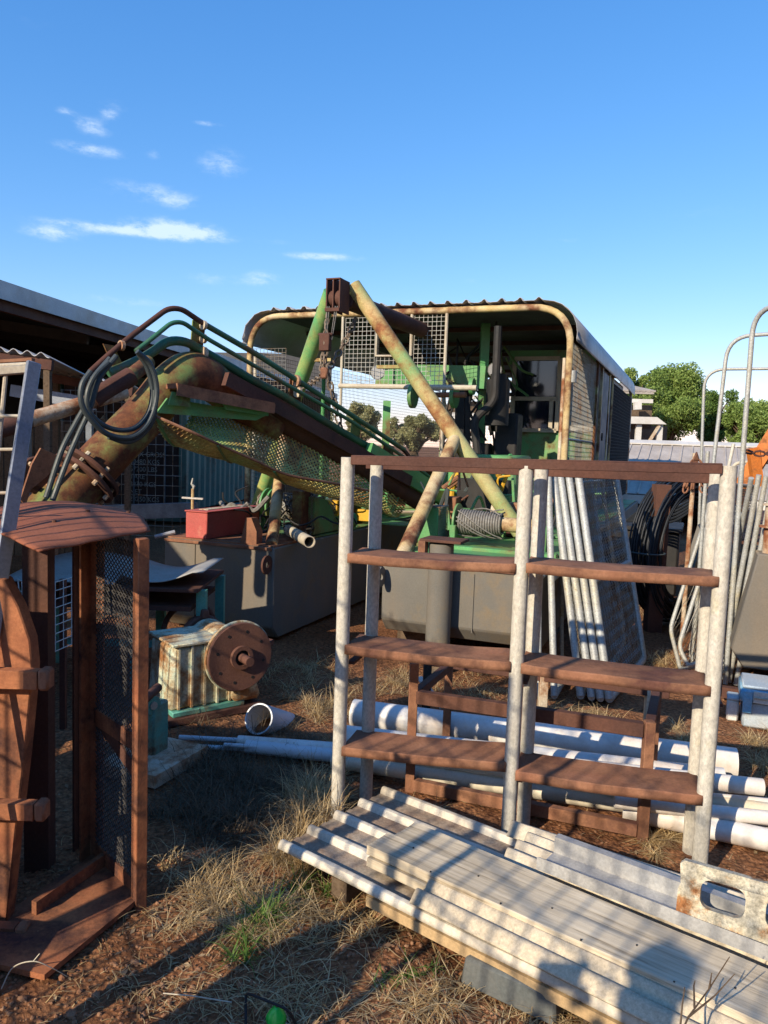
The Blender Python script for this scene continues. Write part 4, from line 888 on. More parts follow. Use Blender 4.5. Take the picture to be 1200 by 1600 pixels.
# engine and its clutter
eng = slab(DU(1.15, 2.6, 1.12), (.55, 1.1, .5), 'green', 'engine', bevel=.02)
slab(DU(1.15, 2.6, 1.45), (.42, .95, .16), 'green', 'rocker_cover', eng, .02); slab(DU(1.15, 1.95, 1.05), (.5, .12, .5), 'black', 'radiator', eng)
for k in range(5): MB().tube(DU(.82, 2.2 + k * .2, 1.3), DU(.66, 2.2 + k * .2, 1.18), .025, 8).build('exhaust_port', M['rust'], eng)
MB().path(rounded([DU(.85, 2.9, 1.3), DU(.75, 2.9, 1.9), DU(.95, 3.0, 2.1), DU(.95, 3.0, 2.9)], .1, 4), .045, 10).build('exhaust_pipe', M['black'], eng)
MB().tube(DU(.93, 3.2, 1.85), DU(.93, 3.2, 2.35), .13, 18).build('air_cleaner', M['black'], eng); MB().tube(DU(.93, 3.2, 2.35), DU(.93, 3.2, 2.41), .09, 14).build('cap', M['black'], eng)
slab(DU(.98, 3.6, 1.4), (.26, .3, 1.2), 'black', 'control_stand', eng, .02); slab(DU(.72, 3.5, 1.2), (.16, .24, .9), 'black', 'control_stand', eng, .02)
for k in range(34):
    p = DU(rnd.uniform(.7, 2.0), rnd.uniform(1.5, 2.3), rnd.uniform(.82, 1.25)); q = p + V((rnd.uniform(-.35, .35), rnd.uniform(-.25, .25), rnd.uniform(-.2, .3))); q.z = max(q.z, .82)
    mid = p.lerp(q, .5) + V((rnd.uniform(-.1, .1), 0, rnd.uniform(.05, .25)))
    MB().path(spline([p, mid, q], 6), rnd.choice([.010, .014, .02]), 7).build('hose', M[rnd.choice(['green', 'black', 'rust', 'green', 'rubber', 'yellow'])], eng)
for (w, v, z, s, m, n_) in ((1.25, 4.2, 2.45, (.5, .1, .35), 'black', 'control_panel'), (1.9, 2.8, 2.0, (.12, .12, 1.6), 'rust_dark', 'machine_post'), (1.55, 3.4, 2.1, (.25, .25, .5), 'black', 'switch_box'), (1.7, 1.5, 1.35, (.22, .3, .5), 'green', 'pump_case'), (2.1, 1.4, 1.1, (.3, .3, .4), 'rust_dark', 'pump_case'), (2.75, 1.9, 1.2, (.35, .4, .5), 'green', 'pump_case')):
    MB().box(HU(w, v, z), s, (U_, V_, V((0, 0, 1)))).build(n_, M[m], dr, bevel=.02)
for k in range(26):
    a = HU(rnd.uniform(.95, 1.95), rnd.uniform(1.0, 4.0), rnd.uniform(2.2, 3.0)); b = a + V((rnd.uniform(-.5, .5), rnd.uniform(-.3, .3), rnd.uniform(-1.2, -.2))); MB().path(spline([a, a.lerp(b, .5) + V((rnd.uniform(-.25, .25), 0, -.1)), b], 6), rnd.choice([.01, .016, .024]), 6).build('cable', M[rnd.choice(['black', 'black', 'rubber', 'rust_dark', 'green'])], dr)
for k in range(14):
    c = DU(rnd.uniform(.75, 2.0), rnd.uniform(1.4, 2.1), rnd.uniform(.84, 1.12)); slab(c, (rnd.uniform(.06, .2), rnd.uniform(.06, .2), rnd.uniform(.06, .2)), rnd.choice(['green', 'green', 'rust', 'black', 'rust_dark']), 'fitting', eng, .008)
mb = MB(); a = PD(722, 735, 8.2); b = PD(703, 782, 8.0); mb.path(spline([a, a.lerp(b, .4) + V((-.05, 0, 0)), b], 6), .045, 10); mb.build('belt_guard', M['yellow'], eng)
ps = PD(756, 570, 9.2); MB().bar((ps.x, ps.y, .78), (ps.x, ps.y, 3.05), .10, .10).build('hut_stud', M['green'], dr)
ps = PD(748, 745, 8.0); MB().bar((ps.x, ps.y, .78), (ps.x, ps.y, 1.5), .07, .06).build('machine_post', M['green'], dr)
ps = PD(605, 620, 9.0); MB().bar((ps.x, ps.y, .78), (ps.x, ps.y, 2.1), .09, .09).build('machine_post', M['green'], dr)
ps = PD(655, 500, 9.5); a, b = PD(590, 585, 9.9), PD(760, 590, 9.0); MB().bar(a, b, .08, .26).build('control_panel', M['green'], dr)
a, b = PD(530, 603, 8.75), PD(745, 606, 8.0); MB().tube(a, b, .028, 10).build('wash_bar', M['bamboo'], dr)
a, b = PD(640, 617, 8.5), PD(728, 617, 8.2); sh = MB().tube(a, b, .03, 10).build('shaft', M['rust'], dr)
for px in (645, 710, 738):
    c = PD(px, 619 if px < 738 else 604, 8.35); MB().tube(c - U_ * .02, c + U_ * .02, .13 if px < 738 else .09, 22).build('pulley', M['green'], sh)
for px, y0, y1, w in ((718, 600, 740, .10), (730, 620, 760, .06), (770, 600, 640, .12)):
    a, b = PD(px, y0, 8.9), PD(px, y1, 8.9); MB().bar(a, b, w, .1).build('belt_frame', M['black'], sh)
mb = MB()
for k in range(12):
    a = PD(rnd.uniform(690, 760), rnd.uniform(530, 600), 9.3); b = PD(rnd.uniform(690, 770), rnd.uniform(600, 720), 9.1); mb.path(spline([a, a.lerp(b, .5) + V((rnd.uniform(-.2, .2), 0, 0)), b], 6), .014, 6)
mb.build('wiring', M['black'], dr)
for px, py in ((773, 578), (590, 582)):
    c = PD(px, py, 9.0); lm = MB().path([c, c + V((0, .05, 0)), c + V((0, .14, 0))], [.085, .075, .03], 18).build('work_lamp', M['lamp'], dr); MB().tube(c - V((0, .006, 0)), c, .075, 18).build('lens', M['roof'], lm)
    MB().tube(c + V((0, .06, .05)), (c.x, c.y + .06, 3.06), .012, 6).build('bracket', M['black'], lm)
for k in range(5):
    a = PD(600 + k * 38, 540, 10.5); mb = MB(); mb.path([V((a.x, a.y, 3.04)), V((a.x + .1, a.y - .3, 2.75)), V((a.x + .3, a.y - .2, 2.9))], .012, 6); mb.build('cable', M['black'], dr)
# left pontoon gear
red_z = TOP + .013
wl0, wl1 = DU(-.62, .95, 1.0), DU(-.10, .95, 1.0)
lw = MB().tube(wl0, wl1, .045, 16).build('winch_drum', M['rust_dark'], dr)
for c in (wl0, wl0 + U_ * .06): MB().tube(c - U_ * .008, c + U_ * .008, .16, 24).build('winch_flange', M['green'], lw)
slab(DU(-.62, .95, .86), (.05, .2, .22), 'green', 'winch_bearing', lw)
mb = MB()
for k in range(60):
    c = DU(rnd.uniform(-.6, -.15), .95, 1.0); r_ = rnd.uniform(.05, .13); a0 = rnd.uniform(0, 6.28)
    mb.path([c + U_ * (.12 * math.sin(i * .7 + a0)) + V_ * math.cos(i * .6) * r_ + V((0, 0, 1)) * math.sin(i * .6) * r_ for i in range(10)], .006, 5)
mb.build('tangled_rope', M['wire'], lw)
mb = MB(); q = DU(-.10, .62, TOP + .01); mb.prism([q, q + V_ * .16, q + V_ * .16 + V((0, 0, .40)), q + V((0, 0, .40))], U_ * -.09); mb.build('post_bracket', M['green_rusty'], dr)
mb = MB(); q = DU(.0, .85, .80); diamonds(mb, lambda s, t: DU(-.06 + s * .02, .72 + s * .42, .80 + t * (.34 - .12 * s)), 12, 14, .0028); mb.build('guard_mesh', M['wire'], dr)
mb = MB(); mb.prism([DU(-.12, .75, .79), DU(-.12, 1.3, .79), DU(-.12, 1.0, 1.08), DU(-.12, .75, 1.12)], U_ * .08); mb.build('gearbox', M['green'], dr)
for k in range(6): MB().tube(DU(-.02 - .0 * k, 1.35 + .03 * k, .86), DU(.0, 1.37 + .03 * k, .86), .07, 12).build('spring_coil', M['green'], dr)
mb = MB()
for k in range(46):
    p = DU(rnd.uniform(-.95, -.15), rnd.uniform(.45, 1.9), rnd.uniform(.80, 1.0)); pts = [p]
    for j in range(5): p = p + V((rnd.uniform(-.12, .12), rnd.uniform(-.12, .12), rnd.uniform(-.07, .08))); p.z = min(1.2, max(.80, p.z)); pts.append(p)
    mb.path(spline(pts, 4), .008, 5)
mb.build('tangled_cable', M['black'], dr)
mb = MB(); mb.path(spline([PD(345, 785, 6.9), PD(352, 795, 6.8), PD(362, 788, 6.8), PD(375, 797, 6.8), PD(388, 786, 6.8)], 5), .02, 7); mb.path(spline([PD(372, 800, 6.7), PD(385, 790, 6.8), PD(398, 798, 6.8), PD(420, 776, 6.8)], 5), .022, 7); mb.build('tangled_cable', M['rope'], dr)
hull_ = MB().hollow(DU(-.22, .62, .83), DU(.30, .02, .83), .046, .040, 20).build('stub_pipe', M['bamboo'], dr)
mb = MB(); q = DU(-.33, .03, TOP + .013); mb.prism([q, q + U_ * .15, q + U_ * .15 + V((0, 0, .10)), q + U_ * .10 + V((0, 0, .205)), q + U_ * .05 + V((0, 0, .205))], V_ * .09); mb.build('gusset', M['rust'], dr)
mb = MB(); mb.tube(DU(-.86, .4, .80), DU(-.86, .4, .90), .05, 12); mb.tube(DU(-.95, .42, .79), DU(-.95, .42, .83), .03, 8); mb.build('deck_fitting', M['rust_dark'], dr)
MB().tube(DU(-1.02, .1, .80), DU(-1.13, -.02, .76), .018, 8).build('tap', M['roof'], dr)
# left gear further back under the ladder: deck junk
for k in range(18):
    c = DU(rnd.uniform(-.9, -.05), rnd.uniform(1.6, 3.5), rnd.uniform(.82, .95)); slab(c, (rnd.uniform(.05, .3), rnd.uniform(.05, .3), rnd.uniform(.04, .2)), rnd.choice(['green', 'green', 'rust', 'yellow', 'black', 'bamboo']), 'fitting', dr, .006)
for k in range(7): a = DU(rnd.uniform(-.9, -.1), rnd.uniform(1.5, 3), .86); MB().tube(a, a + V((rnd.uniform(.2, .7), rnd.uniform(-.1, .3), rnd.uniform(0, .05))), .018, 7).build('loose_pipe', M[rnd.choice(['bamboo', 'rust', 'green', 'rubber'])], dr)

# red box on the left pontoon: its own thing
a = DU(-.93, .05, red_z); bx = thing('tool_box', DU(-.68, .35, red_z), 'red steel box lying on the front of the left pontoon', 'box')
rb = MB(); ax_ = (U_ * 1.0 + V_ * .0).normalized()
p0 = PZ(283, 848, red_z); p1 = PZ(316, 852, red_z); r1 = (p1 - p0); r1.z = 0; r1 = U_ * .21; p0 = DU(-.86, .03, red_z); r2 = V_ * .78 * 1.0 + U_ * .02; hh = V((0, 0, .215))
rb.hexa([p0, p0 + r1, p0 + r1 + r2, p0 + r2], [p0 + hh, p0 + r1 + hh, p0 + r1 + r2 + hh, p0 + r2 + hh]); rb.build('body', M['red'], bx, bevel=.006)
lid = MB(); e = .008; q = p0 - U_ * e - V_ * e + hh + V((0, 0, .002)); lid.hexa([q, q + r1 + U_ * 2 * e, q + r1 + r2 + (U_ + V_) * 2 * e, q + r2 + V_ * 2 * e], [x + V((0, 0, .012)) for x in (q, q + r1 + U_ * 2 * e, q + r1 + r2 + (U_ + V_) * 2 * e, q + r2 + V_ * 2 * e)]); lid.build('lid', M['red'], bx, bevel=.003)
lid = MB(); q = p0 + hh + V((0, 0, .016)) + U_ * .05 + V_ * .1; lid.box(q + U_ * .05 + V_ * .28, (.09, .55, .006), (U_, V_, V((0, 0, 1)))); lid.build('label_plate', M['bracket'], bx)
# folding stand on the pontoon edge (white cross)
vs = PD(258, 850, 6.3); root = thing('valve_stand', DU(-.99, .30, TOP + .01), 'thin pale stand with a white cross bar standing beside the red box', 'stand')
c = DU(-.99, .30, 0); MB().tube((c.x, c.y, TOP + .01), (c.x, c.y, 1.16), .013, 8).build('pole', M['yellow_rust'], root)
MB().bar((c.x - .09, c.y, 1.08), (c.x + .09, c.y, 1.075), .03, .014).build('cross_bar', M['white'], root); mb = MB(); mb.path([(c.x, c.y, 1.14), (c.x + .01, c.y, 1.18), (c.x - .01, c.y, 1.20), (c.x, c.y, 1.25)], [.006, .014, .01, .007], 7); mb.build('valve_head', M['galv'], root)
# ================================================================ STEEL PIPE SHELF
Z3 = V((0, 0, 1))
LF, RF = PZ(527, 1270), PZ(1092, 1366)
sdir = (RF - LF).normalized(); sback = V((-sdir.y, sdir.x, 0)); SW = (RF - LF).length
if sback.y < 0: sback = -sback
DEP = .195
shelf = thing('pipe_shelf', (LF + RF) / 2 + sback * DEP / 2, 'tall open shelf of pale pipe posts with rusty brown steel shelves and top rail', 'shelf')
def SP(s, b, z): p = LF + sdir * s + sback * b; return V((p.x, p.y, z))
SM = .735
prs = .029
for k, (s_, b, top) in enumerate(((0, 0, 1.54), (SM, 0, 1.535), (SW, 0, 1.565), (.07, DEP, 1.535), (SM + .045, DEP, 1.52), (SW - .012, DEP, 1.55))):
    mb = MB(); mb.path([SP(s_, b, -.03), SP(s_, b, top * .5), SP(s_, b, top)], prs, 20); mb.build('post', M['galv_pale'], shelf)
mb = MB()
mb.bar(SP(.02, -.022, 1.528), SP(SW - .025, -.022, 1.551), .012, .034); mb.bar(SP(.02, .0, 1.547), SP(SW - .025, .0, 1.570), .05, .006); mb.build('top_rail', M['rust_dark'], shelf, bevel=.002)
mb = MB(); mb.bar(SP(.02, DEP, 1.515), SP(SW - .03, DEP, 1.515), .012, .05); mb.build('top_rail', M['rust_dark'], shelf, bevel=.002)
for (za, zb, zc, zd) in ((1.139, 1.147, 1.154, 1.156), (.749, .752, .751, .743), (.307, .341, .311, .321)):
    for i, (a, b, z0, z1) in enumerate(((.02, SM - .02, za, zb), (SM + .02, SW - .01, zc, zd))):
        def sf(s, t, a=a, b=b, z0=z0, z1=z1):
            prof_ = [(-.029, -.036), (-.030, -.018), (-.0295, -.003), (-.026, .0), (.04, -.001), (DEP * .5, -.003), (DEP - .01, .0), (DEP, -.006)]
            k = t * (len(prof_) - 1); j = min(int(k), len(prof_) - 2); f_ = k - j; bb = prof_[j][0] * (1 - f_) + prof_[j + 1][0] * f_; zz = prof_[j][1] * (1 - f_) + prof_[j + 1][1] * f_
            u = a + (b - a) * s; w_ = .006 * math.sin(s * 3.14) + .0035 * noise.noise(V((u * 5, bb * 9, z0 * 7))); return SP(u, bb, z0 + (z1 - z0) * s + zz - w_)
        MB().grid(sf, 24, 7).build('shelf', M['rust'], shelf, solid=.004)
for s_, z in ((0.0, .66), (SM, .66), (SW, .66), (0.0, .25), (SM, .25)):
    MB().bar(SP(s_ + .03, .03, z), SP(s_ + .03, DEP - .02, z), .03, .012).build('shelf_bearer', M['rust_dark'], shelf)

# ================================================================ RUSTY LOW FRAMES behind the shelf
def tbar(p, q, w, m, name, root, h=None): return MB().bar(p, q, w, h or w).build(name, M[m], root, bevel=.003)
a, b = PZ(640, 1230), PZ(1003, 1308); c = a.lerp(b, .47)
fr = thing('low_steel_frame', (a + b) / 2, 'rusty square tube frame standing just behind the pipe shelf over the white pipes', 'frame')
def up_(p, z): return V((p.x, p.y, z))
fdr = (b - a).normalized(); fbk = V((-fdr.y, fdr.x, 0)) * (.55 if fdr.x > 0 else -.55)
a2, b2 = a + fbk, b + fbk
tbar(up_(a, -.02), up_(a, .60), .042, 'rust', 'leg', fr); tbar(up_(b, -.02), up_(b, .50), .042, 'rust', 'leg', fr); tbar(up_(c, -.02), up_(c, .52), .042, 'rust_dark', 'leg', fr)
tbar(up_(a, .44) + fdr * .02, up_(b, .46) - fdr * .02, .04, 'rust_dark', 'rail', fr, .06); tbar(up_(a, .018) + fdr * .02, up_(b, .03) - fdr * .02, .04, 'rust', 'rail', fr, .055)
tbar(up_(b, .46) + fbk * .04, up_(b2, .46), .04, 'rust_dark', 'rail', fr)
tbar(up_(b2, -.02), up_(b2, .48), .04, 'rust', 'leg', fr); tbar(up_(a2, -.02), up_(a2, .48), .04, 'rust', 'leg', fr); tbar(up_(a, .44) + fbk * .04, up_(a2, .44), .04, 'rust_dark', 'rail', fr)
a, b = PZ(846, 1128), PZ(1012, 1150)
fr = thing('low_steel_frame', (a + b) / 2, 'dark low trestle with two rust stained legs further behind the white pipes', 'frame')
fdr = (b - a).normalized()
tbar(up_(a, -.02), up_(a, .33), .05, 'cream_rust', 'leg', fr); tbar(up_(b, -.02), up_(b, .34), .05, 'cream_rust', 'leg', fr)
tbar(up_(a, .30) - fdr * .72, up_(b, .27) + fdr * .10, .05, 'rust_dark', 'rail', fr, .07); tbar(up_(a, .28) - fdr * .70, up_(a, -.02) - fdr * .70, .05, 'black', 'leg', fr)
p, q = PZ(655, 1058, .16), PZ(692, 1106, .03); MB().bar(p, q, .04, .012).solo('flat_bar', M['white'], 'short white flat bar leaning behind the rusty frame', 'bar')

# ================================================================ WHITE PIPES ON THE GROUND
PG = 'plastic pipes lying on the ground'
def gpipe(x0, y0, x1, y1, r, m, label, z=None, hollow=True, name='plastic_pipe', z1=None):
    z = r if z is None else z; a, b = PZ(x0, y0, z), PZ(x1, y1, z if z1 is None else z1)
    mb = MB()
    if hollow: mb.hollow(a, b, r, r * .90, 28 if r > .04 else 16)
    else: mb.tube(a, b, r, 20)
    return mb.solo(name, M[m], label, 'pipe', PG)
gpipe(552, 1114, 1150, 1194, .078, 'pvc', 'large white pipe furthest back in the stack, partly in blue shade')
gpipe(530, 1152, 1130, 1222, .066, 'pvc', 'large white pipe lying in front of the furthest big pipe')
gpipe(545, 1169, 1260, 1276, .034, 'pvc_cream', 'cream pipe, upper of the pair below the lowest shelf', z=.10)
gpipe(520, 1187, 1250, 1296, .040, 'pvc_cream', 'front cream pipe of the pair, closest to the pipe shelf')
gpipe(900, 1198, 1192, 1230, .036, 'pvc', 'short white pipe end poking out right of the shelf post', z=.20)
gpipe(950, 1232, 1290, 1262, .020, 'pvc', 'thin white conduit under the short pipe at the right', z=.12)
gpipe(960, 1252, 1290, 1288, .030, 'pvc', 'white pipe running off the right edge behind the shelf post', z=.11)
gpipe(975, 1264, 1300, 1334, .046, 'pvc', 'thick white pipe nearest the viewer running off the right edge')
gpipe(280, 1152, 600, 1168, .0125, 'pvc_shaded', 'upper thin conduit reaching left into the shade past the pipe mouth', z=.05)
gpipe(248, 1164, 600, 1180, .0125, 'pvc_shaded', 'lower thin conduit reaching furthest left on the grass', z=.02)
gpipe(350, 1164, 590, 1178, .012, 'pvc_shaded', 'thin conduit lying between the two longer conduits', z=.045)
gpipe(385, 1166, 610, 1190, .034, 'pvc_shaded', 'pipe beneath the conduits, tinted pale blue to stand for shade', z=.034)
gpipe(372, 1158, 620, 1176, .030, 'pvc', 'white pipe lying behind the conduits with a sunlit patch', z=.045)
a, b = PD(404, 1123, 4.10), PD(500, 1150, 4.85); mb = MB(); mb.hollow(a, b, .084, .076, 36); o = mb.solo('wide_pipe', M['pvc_shaded'], 'wide white pipe tinted bluish to stand for shade, its open mouth facing the viewer beside the winch', 'pipe')

# ================================================================ GALVANISED GATES LEANING AGAINST THE PONTOON
def gate(name, poly, D0, D1, label, group, mesh=True, r=.015, mids=(), zmin=.0, cell=.05):
    """poly: photo points of the frame corners, bottom pair standing on the ground"""
    pts = [PD(x, y, d) for (x, y), d in zip(poly, D0)]
    root = thing(name, V((sum(p.x for p in pts) / len(pts), sum(p.y for p in pts) / len(pts), 0)), label, 'gate', group)
    mb = MB(); mb.path(rounded(pts + [pts[0]], .06, 3), r, 12); mb.build('frame', M['galv'], root)
    for (i, j, s, t) in mids: MB().tube(pts[i].lerp(pts[j], s), pts[(i + 3) % 4 if len(pts) == 4 else i].lerp(pts[j], t), r * .8, 10).build('rail', M['galv'], root)
    if mesh:
        A, B, C_, D_ = pts[0], pts[1], pts[-2] if len(pts) > 4 else pts[2], pts[-1]
        mb = MB(); f = lambda s, t: A.lerp(D_, s).lerp(B.lerp(C_, s), t)
        w = (A - D_).length; h = (A - B).length; diamonds(mb, f, max(4, int(w / cell)), max(8, int(h / cell * 1.2)), .0030); mb.build('chain_mesh', M['wire'], root)
    return root
GL = 'galvanised gates leaning beside the dredge'
def lean_gate(xt, yt, xb, yb, w, Dt, label, mesh=True, r=.024, xf=0):
    b = PZ(xb, yb, .03); t = PD(xt, yt, Dt); off = V_ * w + U_ * xf; o = MB()
    root = thing('galvanised_gate', (b.x, b.y, 0), label, 'gate', GL)
    mb = MB(); mb.path(rounded([b, t, t + off, b + off, b], .05, 3), r, 14); mb.build('frame', M['galv'], root)
    m2 = MB(); m2.tube(b.lerp(t, .5), b.lerp(t, .5) + off, r * .8, 10); m2.build('rail', M['galv'], root)
    if mesh: mb = MB(); diamonds(mb, lambda s, q: (b.lerp(t, q) + off * s), int(w / .05), 36, .0028); mb.build('chain_mesh', M['wire'], root)
    return root
lean_gate(843, 735, 842, 1086, .9, 5.25, 'galvanised gate standing nearly upright, leftmost against the hull', False, .016)
lean_gate(857, 738, 866, 1087, .9, 5.25, 'galvanised gate second from the left, thin upright stile', False, .022)
lean_gate(865, 740, 907, 1087, 1.0, 5.3, 'leaning galvanised gate third from the left, its stile close to the next one')
lean_gate(875, 740, 924, 1089, 1.0, 5.3, 'leaning galvanised gate fourth from the left, in the middle of the slanting stiles')
lean_gate(888, 738, 938, 1091, 1.05, 5.3, 'leaning galvanised gate fifth from the left with dark mesh behind', True)
lean_gate(903, 738, 952, 1092, 1.1, 5.3, 'leaning galvanised gate rightmost of the row, its mesh face catching the light', True, .026, .14)
gate('mesh_gate', [(975, 1005), (973, 975), (940, 752), (903, 755), (938, 1058)], [5.9, 5.9, 6.3, 5.6, 5.35], None,
     'grey framed chain mesh gate with a cut lower corner, behind the slanting stiles', GL, cell=.04)
GR = 'galvanised gates leaning at the right'
gate('mesh_gate', [(1063, 1046), (1047, 982), (1112, 780), (1150, 790), (1100, 1040)], [5.55, 5.6, 5.9, 5.7, 5.35], None, 'wire mesh gate with a pointed lower corner leaning right, left of the thick shelf post', GR, cell=.04)
gate('mesh_gate', [(1075, 1040), (1060, 1010), (1128, 800), (1160, 800), (1110, 1030)], [5.35, 5.4, 5.75, 5.6, 5.25], None, 'second wire mesh gate nested behind the pointed one', GR, cell=.05)
for k, (xt, yt, xb, yb, lab) in enumerate(((1174, 747, 1118, 1000, 'leaning grey pipe leftmost of the slanting bundle right of the thick post'), (1186, 742, 1128, 1030, 'leaning grey pipe second in the slanting bundle at the right'),
                          (1197, 744, 1139, 1035, 'leaning grey pipe third in the slanting bundle at the right'), (1208, 750, 1150, 1040, 'leaning grey pipe rightmost of the slanting bundle, in front of the rusty stub'))):
    b = PZ(xb, yb + 30, .0); MB().tube(b, PD(xt, yt, 5.15), .0175, 12).solo('leaning_pipe', M['galv'], lab, 'pipe', 'slanting grey pipes at the right')
# top bar of the right gates
gate('mesh_gate', [(1120, 1052), (1136, 757), (1180, 760), (1178, 1045)], [5.2, 5.35, 6.0, 5.8], None, 'upright mesh gate with a blue grey top bar behind the slanting bundle', GR, cell=.04)

# ================================================================ RIGHT: GREY WORK BARGE WITH YELLOW GEAR
bo = PZ(1166, 1040, .22); wb = thing('work_barge', (bo.x + .8, bo.y + 1, 0), 'grey steel barge with yellow machinery cut by the right edge', 'barge')
def WU(u, v, z): return V((bo.x, bo.y, 0)) + V_ * v + U_ * u + Z3 * z
mb = MB(); zb, zt = .20, .97
prof = [(-.10, zb + .12), (-.02, zb), (2.2, zb), (2.2, zt), (.02, zt)]
mb.prism([WU(u, 0, z) for u, z in prof], V_ * 4.5); mb.build('hull', M['hull'], wb, bevel=.01)
MB().box(WU(1, 2.5, zt + .005), (2.1, 3.8, .02), (U_, V_, Z3)).build('deck', M['rust_dark'], wb)
for u, v in ((.4, .4), (1.8, .4), (.4, 3.8)): MB().box(WU(u, v, .09), (.2, .4, .2), (U_, V_, Z3)).build('support_block', M['timber_dark'], wb)
c = WU(.10, .10, 0); stub = MB().tube((c.x, c.y, zt), (c.x, c.y, 1.30), .052, 20).build('pipe_stub', M['cream_rust'], wb)
for z, r in ((1.14, .085), (1.285, .07)): MB().tube((c.x, c.y, z), (c.x, c.y, z + .012), r, 24).build('flange', M['cream_rust'], stub)
for (u, v, z, s, n_) in ((.48, .5, 1.22, (.34, .5, .42), 'engine_cover'), (.42, .30, 1.02, (.28, .35, .12), 'base_frame'), (.9, .9, 1.3, (.5, .8, .6), 'engine_cover')):
    MB().box(WU(u, v, z), s, (U_, V_, Z3)).build(n_, M['yellow'], wb, bevel=.02)
MB().path(spline([WU(.2, .12, 1.0), WU(.26, .1, 1.12), WU(.4, .08, 1.15), WU(.6, .05, 1.2)], 6), .035, 10).build('yellow_arm', M['yellow'], wb)
MB().bar(WU(.14, .05, 1.01), WU(.8, .0, 1.25), .04, .09).build('yellow_arm', M['yellow'], wb)
for k in range(12): p = WU(rnd.uniform(.15, .5), rnd.uniform(.05, .3), 1.0); MB().path(spline([p, p + V((rnd.uniform(-.1, .1), 0, .1)), p + V((rnd.uniform(-.2, .2), 0, .04))], 5), .009, 6).build('hose', M['black'], wb)
a, b = PD(1158, 762, 6.2), PD(1235, 640, 6.0); MB().bar(a, b, .05, .12).build('orange_beam', M['orange'], wb); 
a, b = PD(1176, 700, 6.1), PD(1184, 760, 6.1); MB().bar(a, b, .06, .08).build('orange_beam', M['orange'], wb)
mb = MB(); mb.path(rounded([PD(1143, 760, 6.3), PD(1143, 722, 6.3), PD(1300, 724, 6.2)], .16, 5), .014, 8); mb.build('yellow_rail', M['bamboo'], wb)
p = PD(1158, 762, 6.2); MB().bar((p.x, p.y, .9), (p.x, p.y, p.z), .06, .06).build('beam_post', M['rust'], wb)
# guard hoops
HG = 'tall galvanised guard hoops at the right'
def hoop(x0, y0, x1, y1, x2, y2, D_, r, label, D2=None):
    a, b, c = PD(x0, y0, D_), PD(x1, y1, D_), PD(x2, y2, D2 or D_ - .3); g = a + (a - b).normalized() * 0; k = (a.z) / (b.z - a.z); g = a - (b - a) * k; g.z = 0.
    c2 = c + (c - b); c2.z = c.z; e = V((c2.x, c2.y, 0)); c2.z = b.z
    mb = MB(); mb.path(rounded([g, b, c2, e], .18, 7), r, 14); return mb.solo('guard_hoop', M['galv'], label, 'hoop', HG)
hoop(1158, 745, 1178, 484, 1240, 474, 5.3, .0175, 'tallest guard hoop, nearest the right edge, reaching highest into the sky')
hoop(1107, 790, 1138, 526, 1240, 518, 6.0, .0155, 'middle guard hoop between the tall one and the lowest one')
hoop(1093, 800, 1101, 577, 1240, 560, 6.9, .0135, 'lowest and leftmost guard hoop against the trees')
a, b = PD(1106, 705, 5.7), PZ(1103, 1000); MB().tube(V((a.x, a.y, 0)), a, .015, 12).solo('steel_post', M['galv'], 'capped grey post just left of the thick shelf post', 'post')
a = PD(1146, 694, 6.6); b = PD(1130, 770, 6.5); k = a.z / (a.z - b.z); g = a.lerp(b, k); MB().tube(V((g.x, g.y, 0)), a, .015, 12).solo('steel_post', M['galv_pale'], 'pale leaning post seen above the right end of the top rail', 'post')
chain(PD(1160, 703, 5.45), PD(1215, 706, 5.35), .02, .06, .008, None, 'rust_dark', 'chain'); o = bpy.data.objects['chain'] if False else C.objects[-1]
tag(o, 'rusty chain strung from the tall hoop to the orange beam', 'chain')
# bunch of rusty chain hanging on a thin post
p = PD(1086, 708, 6.1); ps = PD(1083, 790, 6.1)
root = thing('chain_bundle', (p.x, p.y, 0), 'bundle of rusty chain hung on a thin stake beside the poly pipe coil', 'chain')
MB().tube((p.x, p.y, -.02), (p.x, p.y, p.z), .018, 10).build('stake', M['cream_rust'], root)
for k in range(7): w = .05 + .02 * (k % 3); o_ = chain(p + V((0, -.03, 0)), p + V((rnd.uniform(-.12, .12), -.04, rnd.uniform(-.36, -.26))), 0, .05, .007, root, 'rust', 'chain_loop')

# coils of black poly pipe
p = PD(1068, 860, 7.2); root = thing('poly_pipe_coil', (p.x, p.y, 0), 'large coil of black poly pipe standing in the dark beside the gates', 'coil')
mb = MB(); cc = V((p.x, 7.2, .72))
axn = (U_ * .9 + V_ * -.5).normalized(); ex = axn.cross(Z3).normalized()
for k in range(52):
    r_ = rnd.uniform(.50, .74); off = axn * rnd.uniform(-.13, .13); pts = [cc + off + ex * math.cos(t) * r_ * rnd.uniform(.99, 1.01) + Z3 * (math.sin(t) * r_ * .97) for t in [i * math.pi / 22 for i in range(44)]]
    mb.path(pts, .0085, 6, closed=True)
mb.build('coil', M['poly'], root)
for k in range(3):
    a0 = k * 2.1; mb = MB(); c = cc + ex * math.cos(a0) * .63 + Z3 * math.sin(a0) * .63; d = ex * math.cos(a0) + Z3 * math.sin(a0)
    mb.path([c + d * .14 * math.cos(t) + axn * .17 * math.sin(t) for t in [i * math.pi / 6 for i in range(12)]], .008, 5, closed=True); mb.build('tie', M['rubber'], root)
mb = MB()
for k in range(7):
    a = PD(965, 770 + k * 5, 8.6); mb.path(spline([V((a.x - .3, a.y, .45 + .06 * k)), PD(1010, 790 + k * 4, 8.2), PD(1050, 785 + k * 5, 7.9), PD(1090, 768 + k * 4, 7.7), PD(1120, 762 + k * 3, 7.5)], 8), .013, 7)
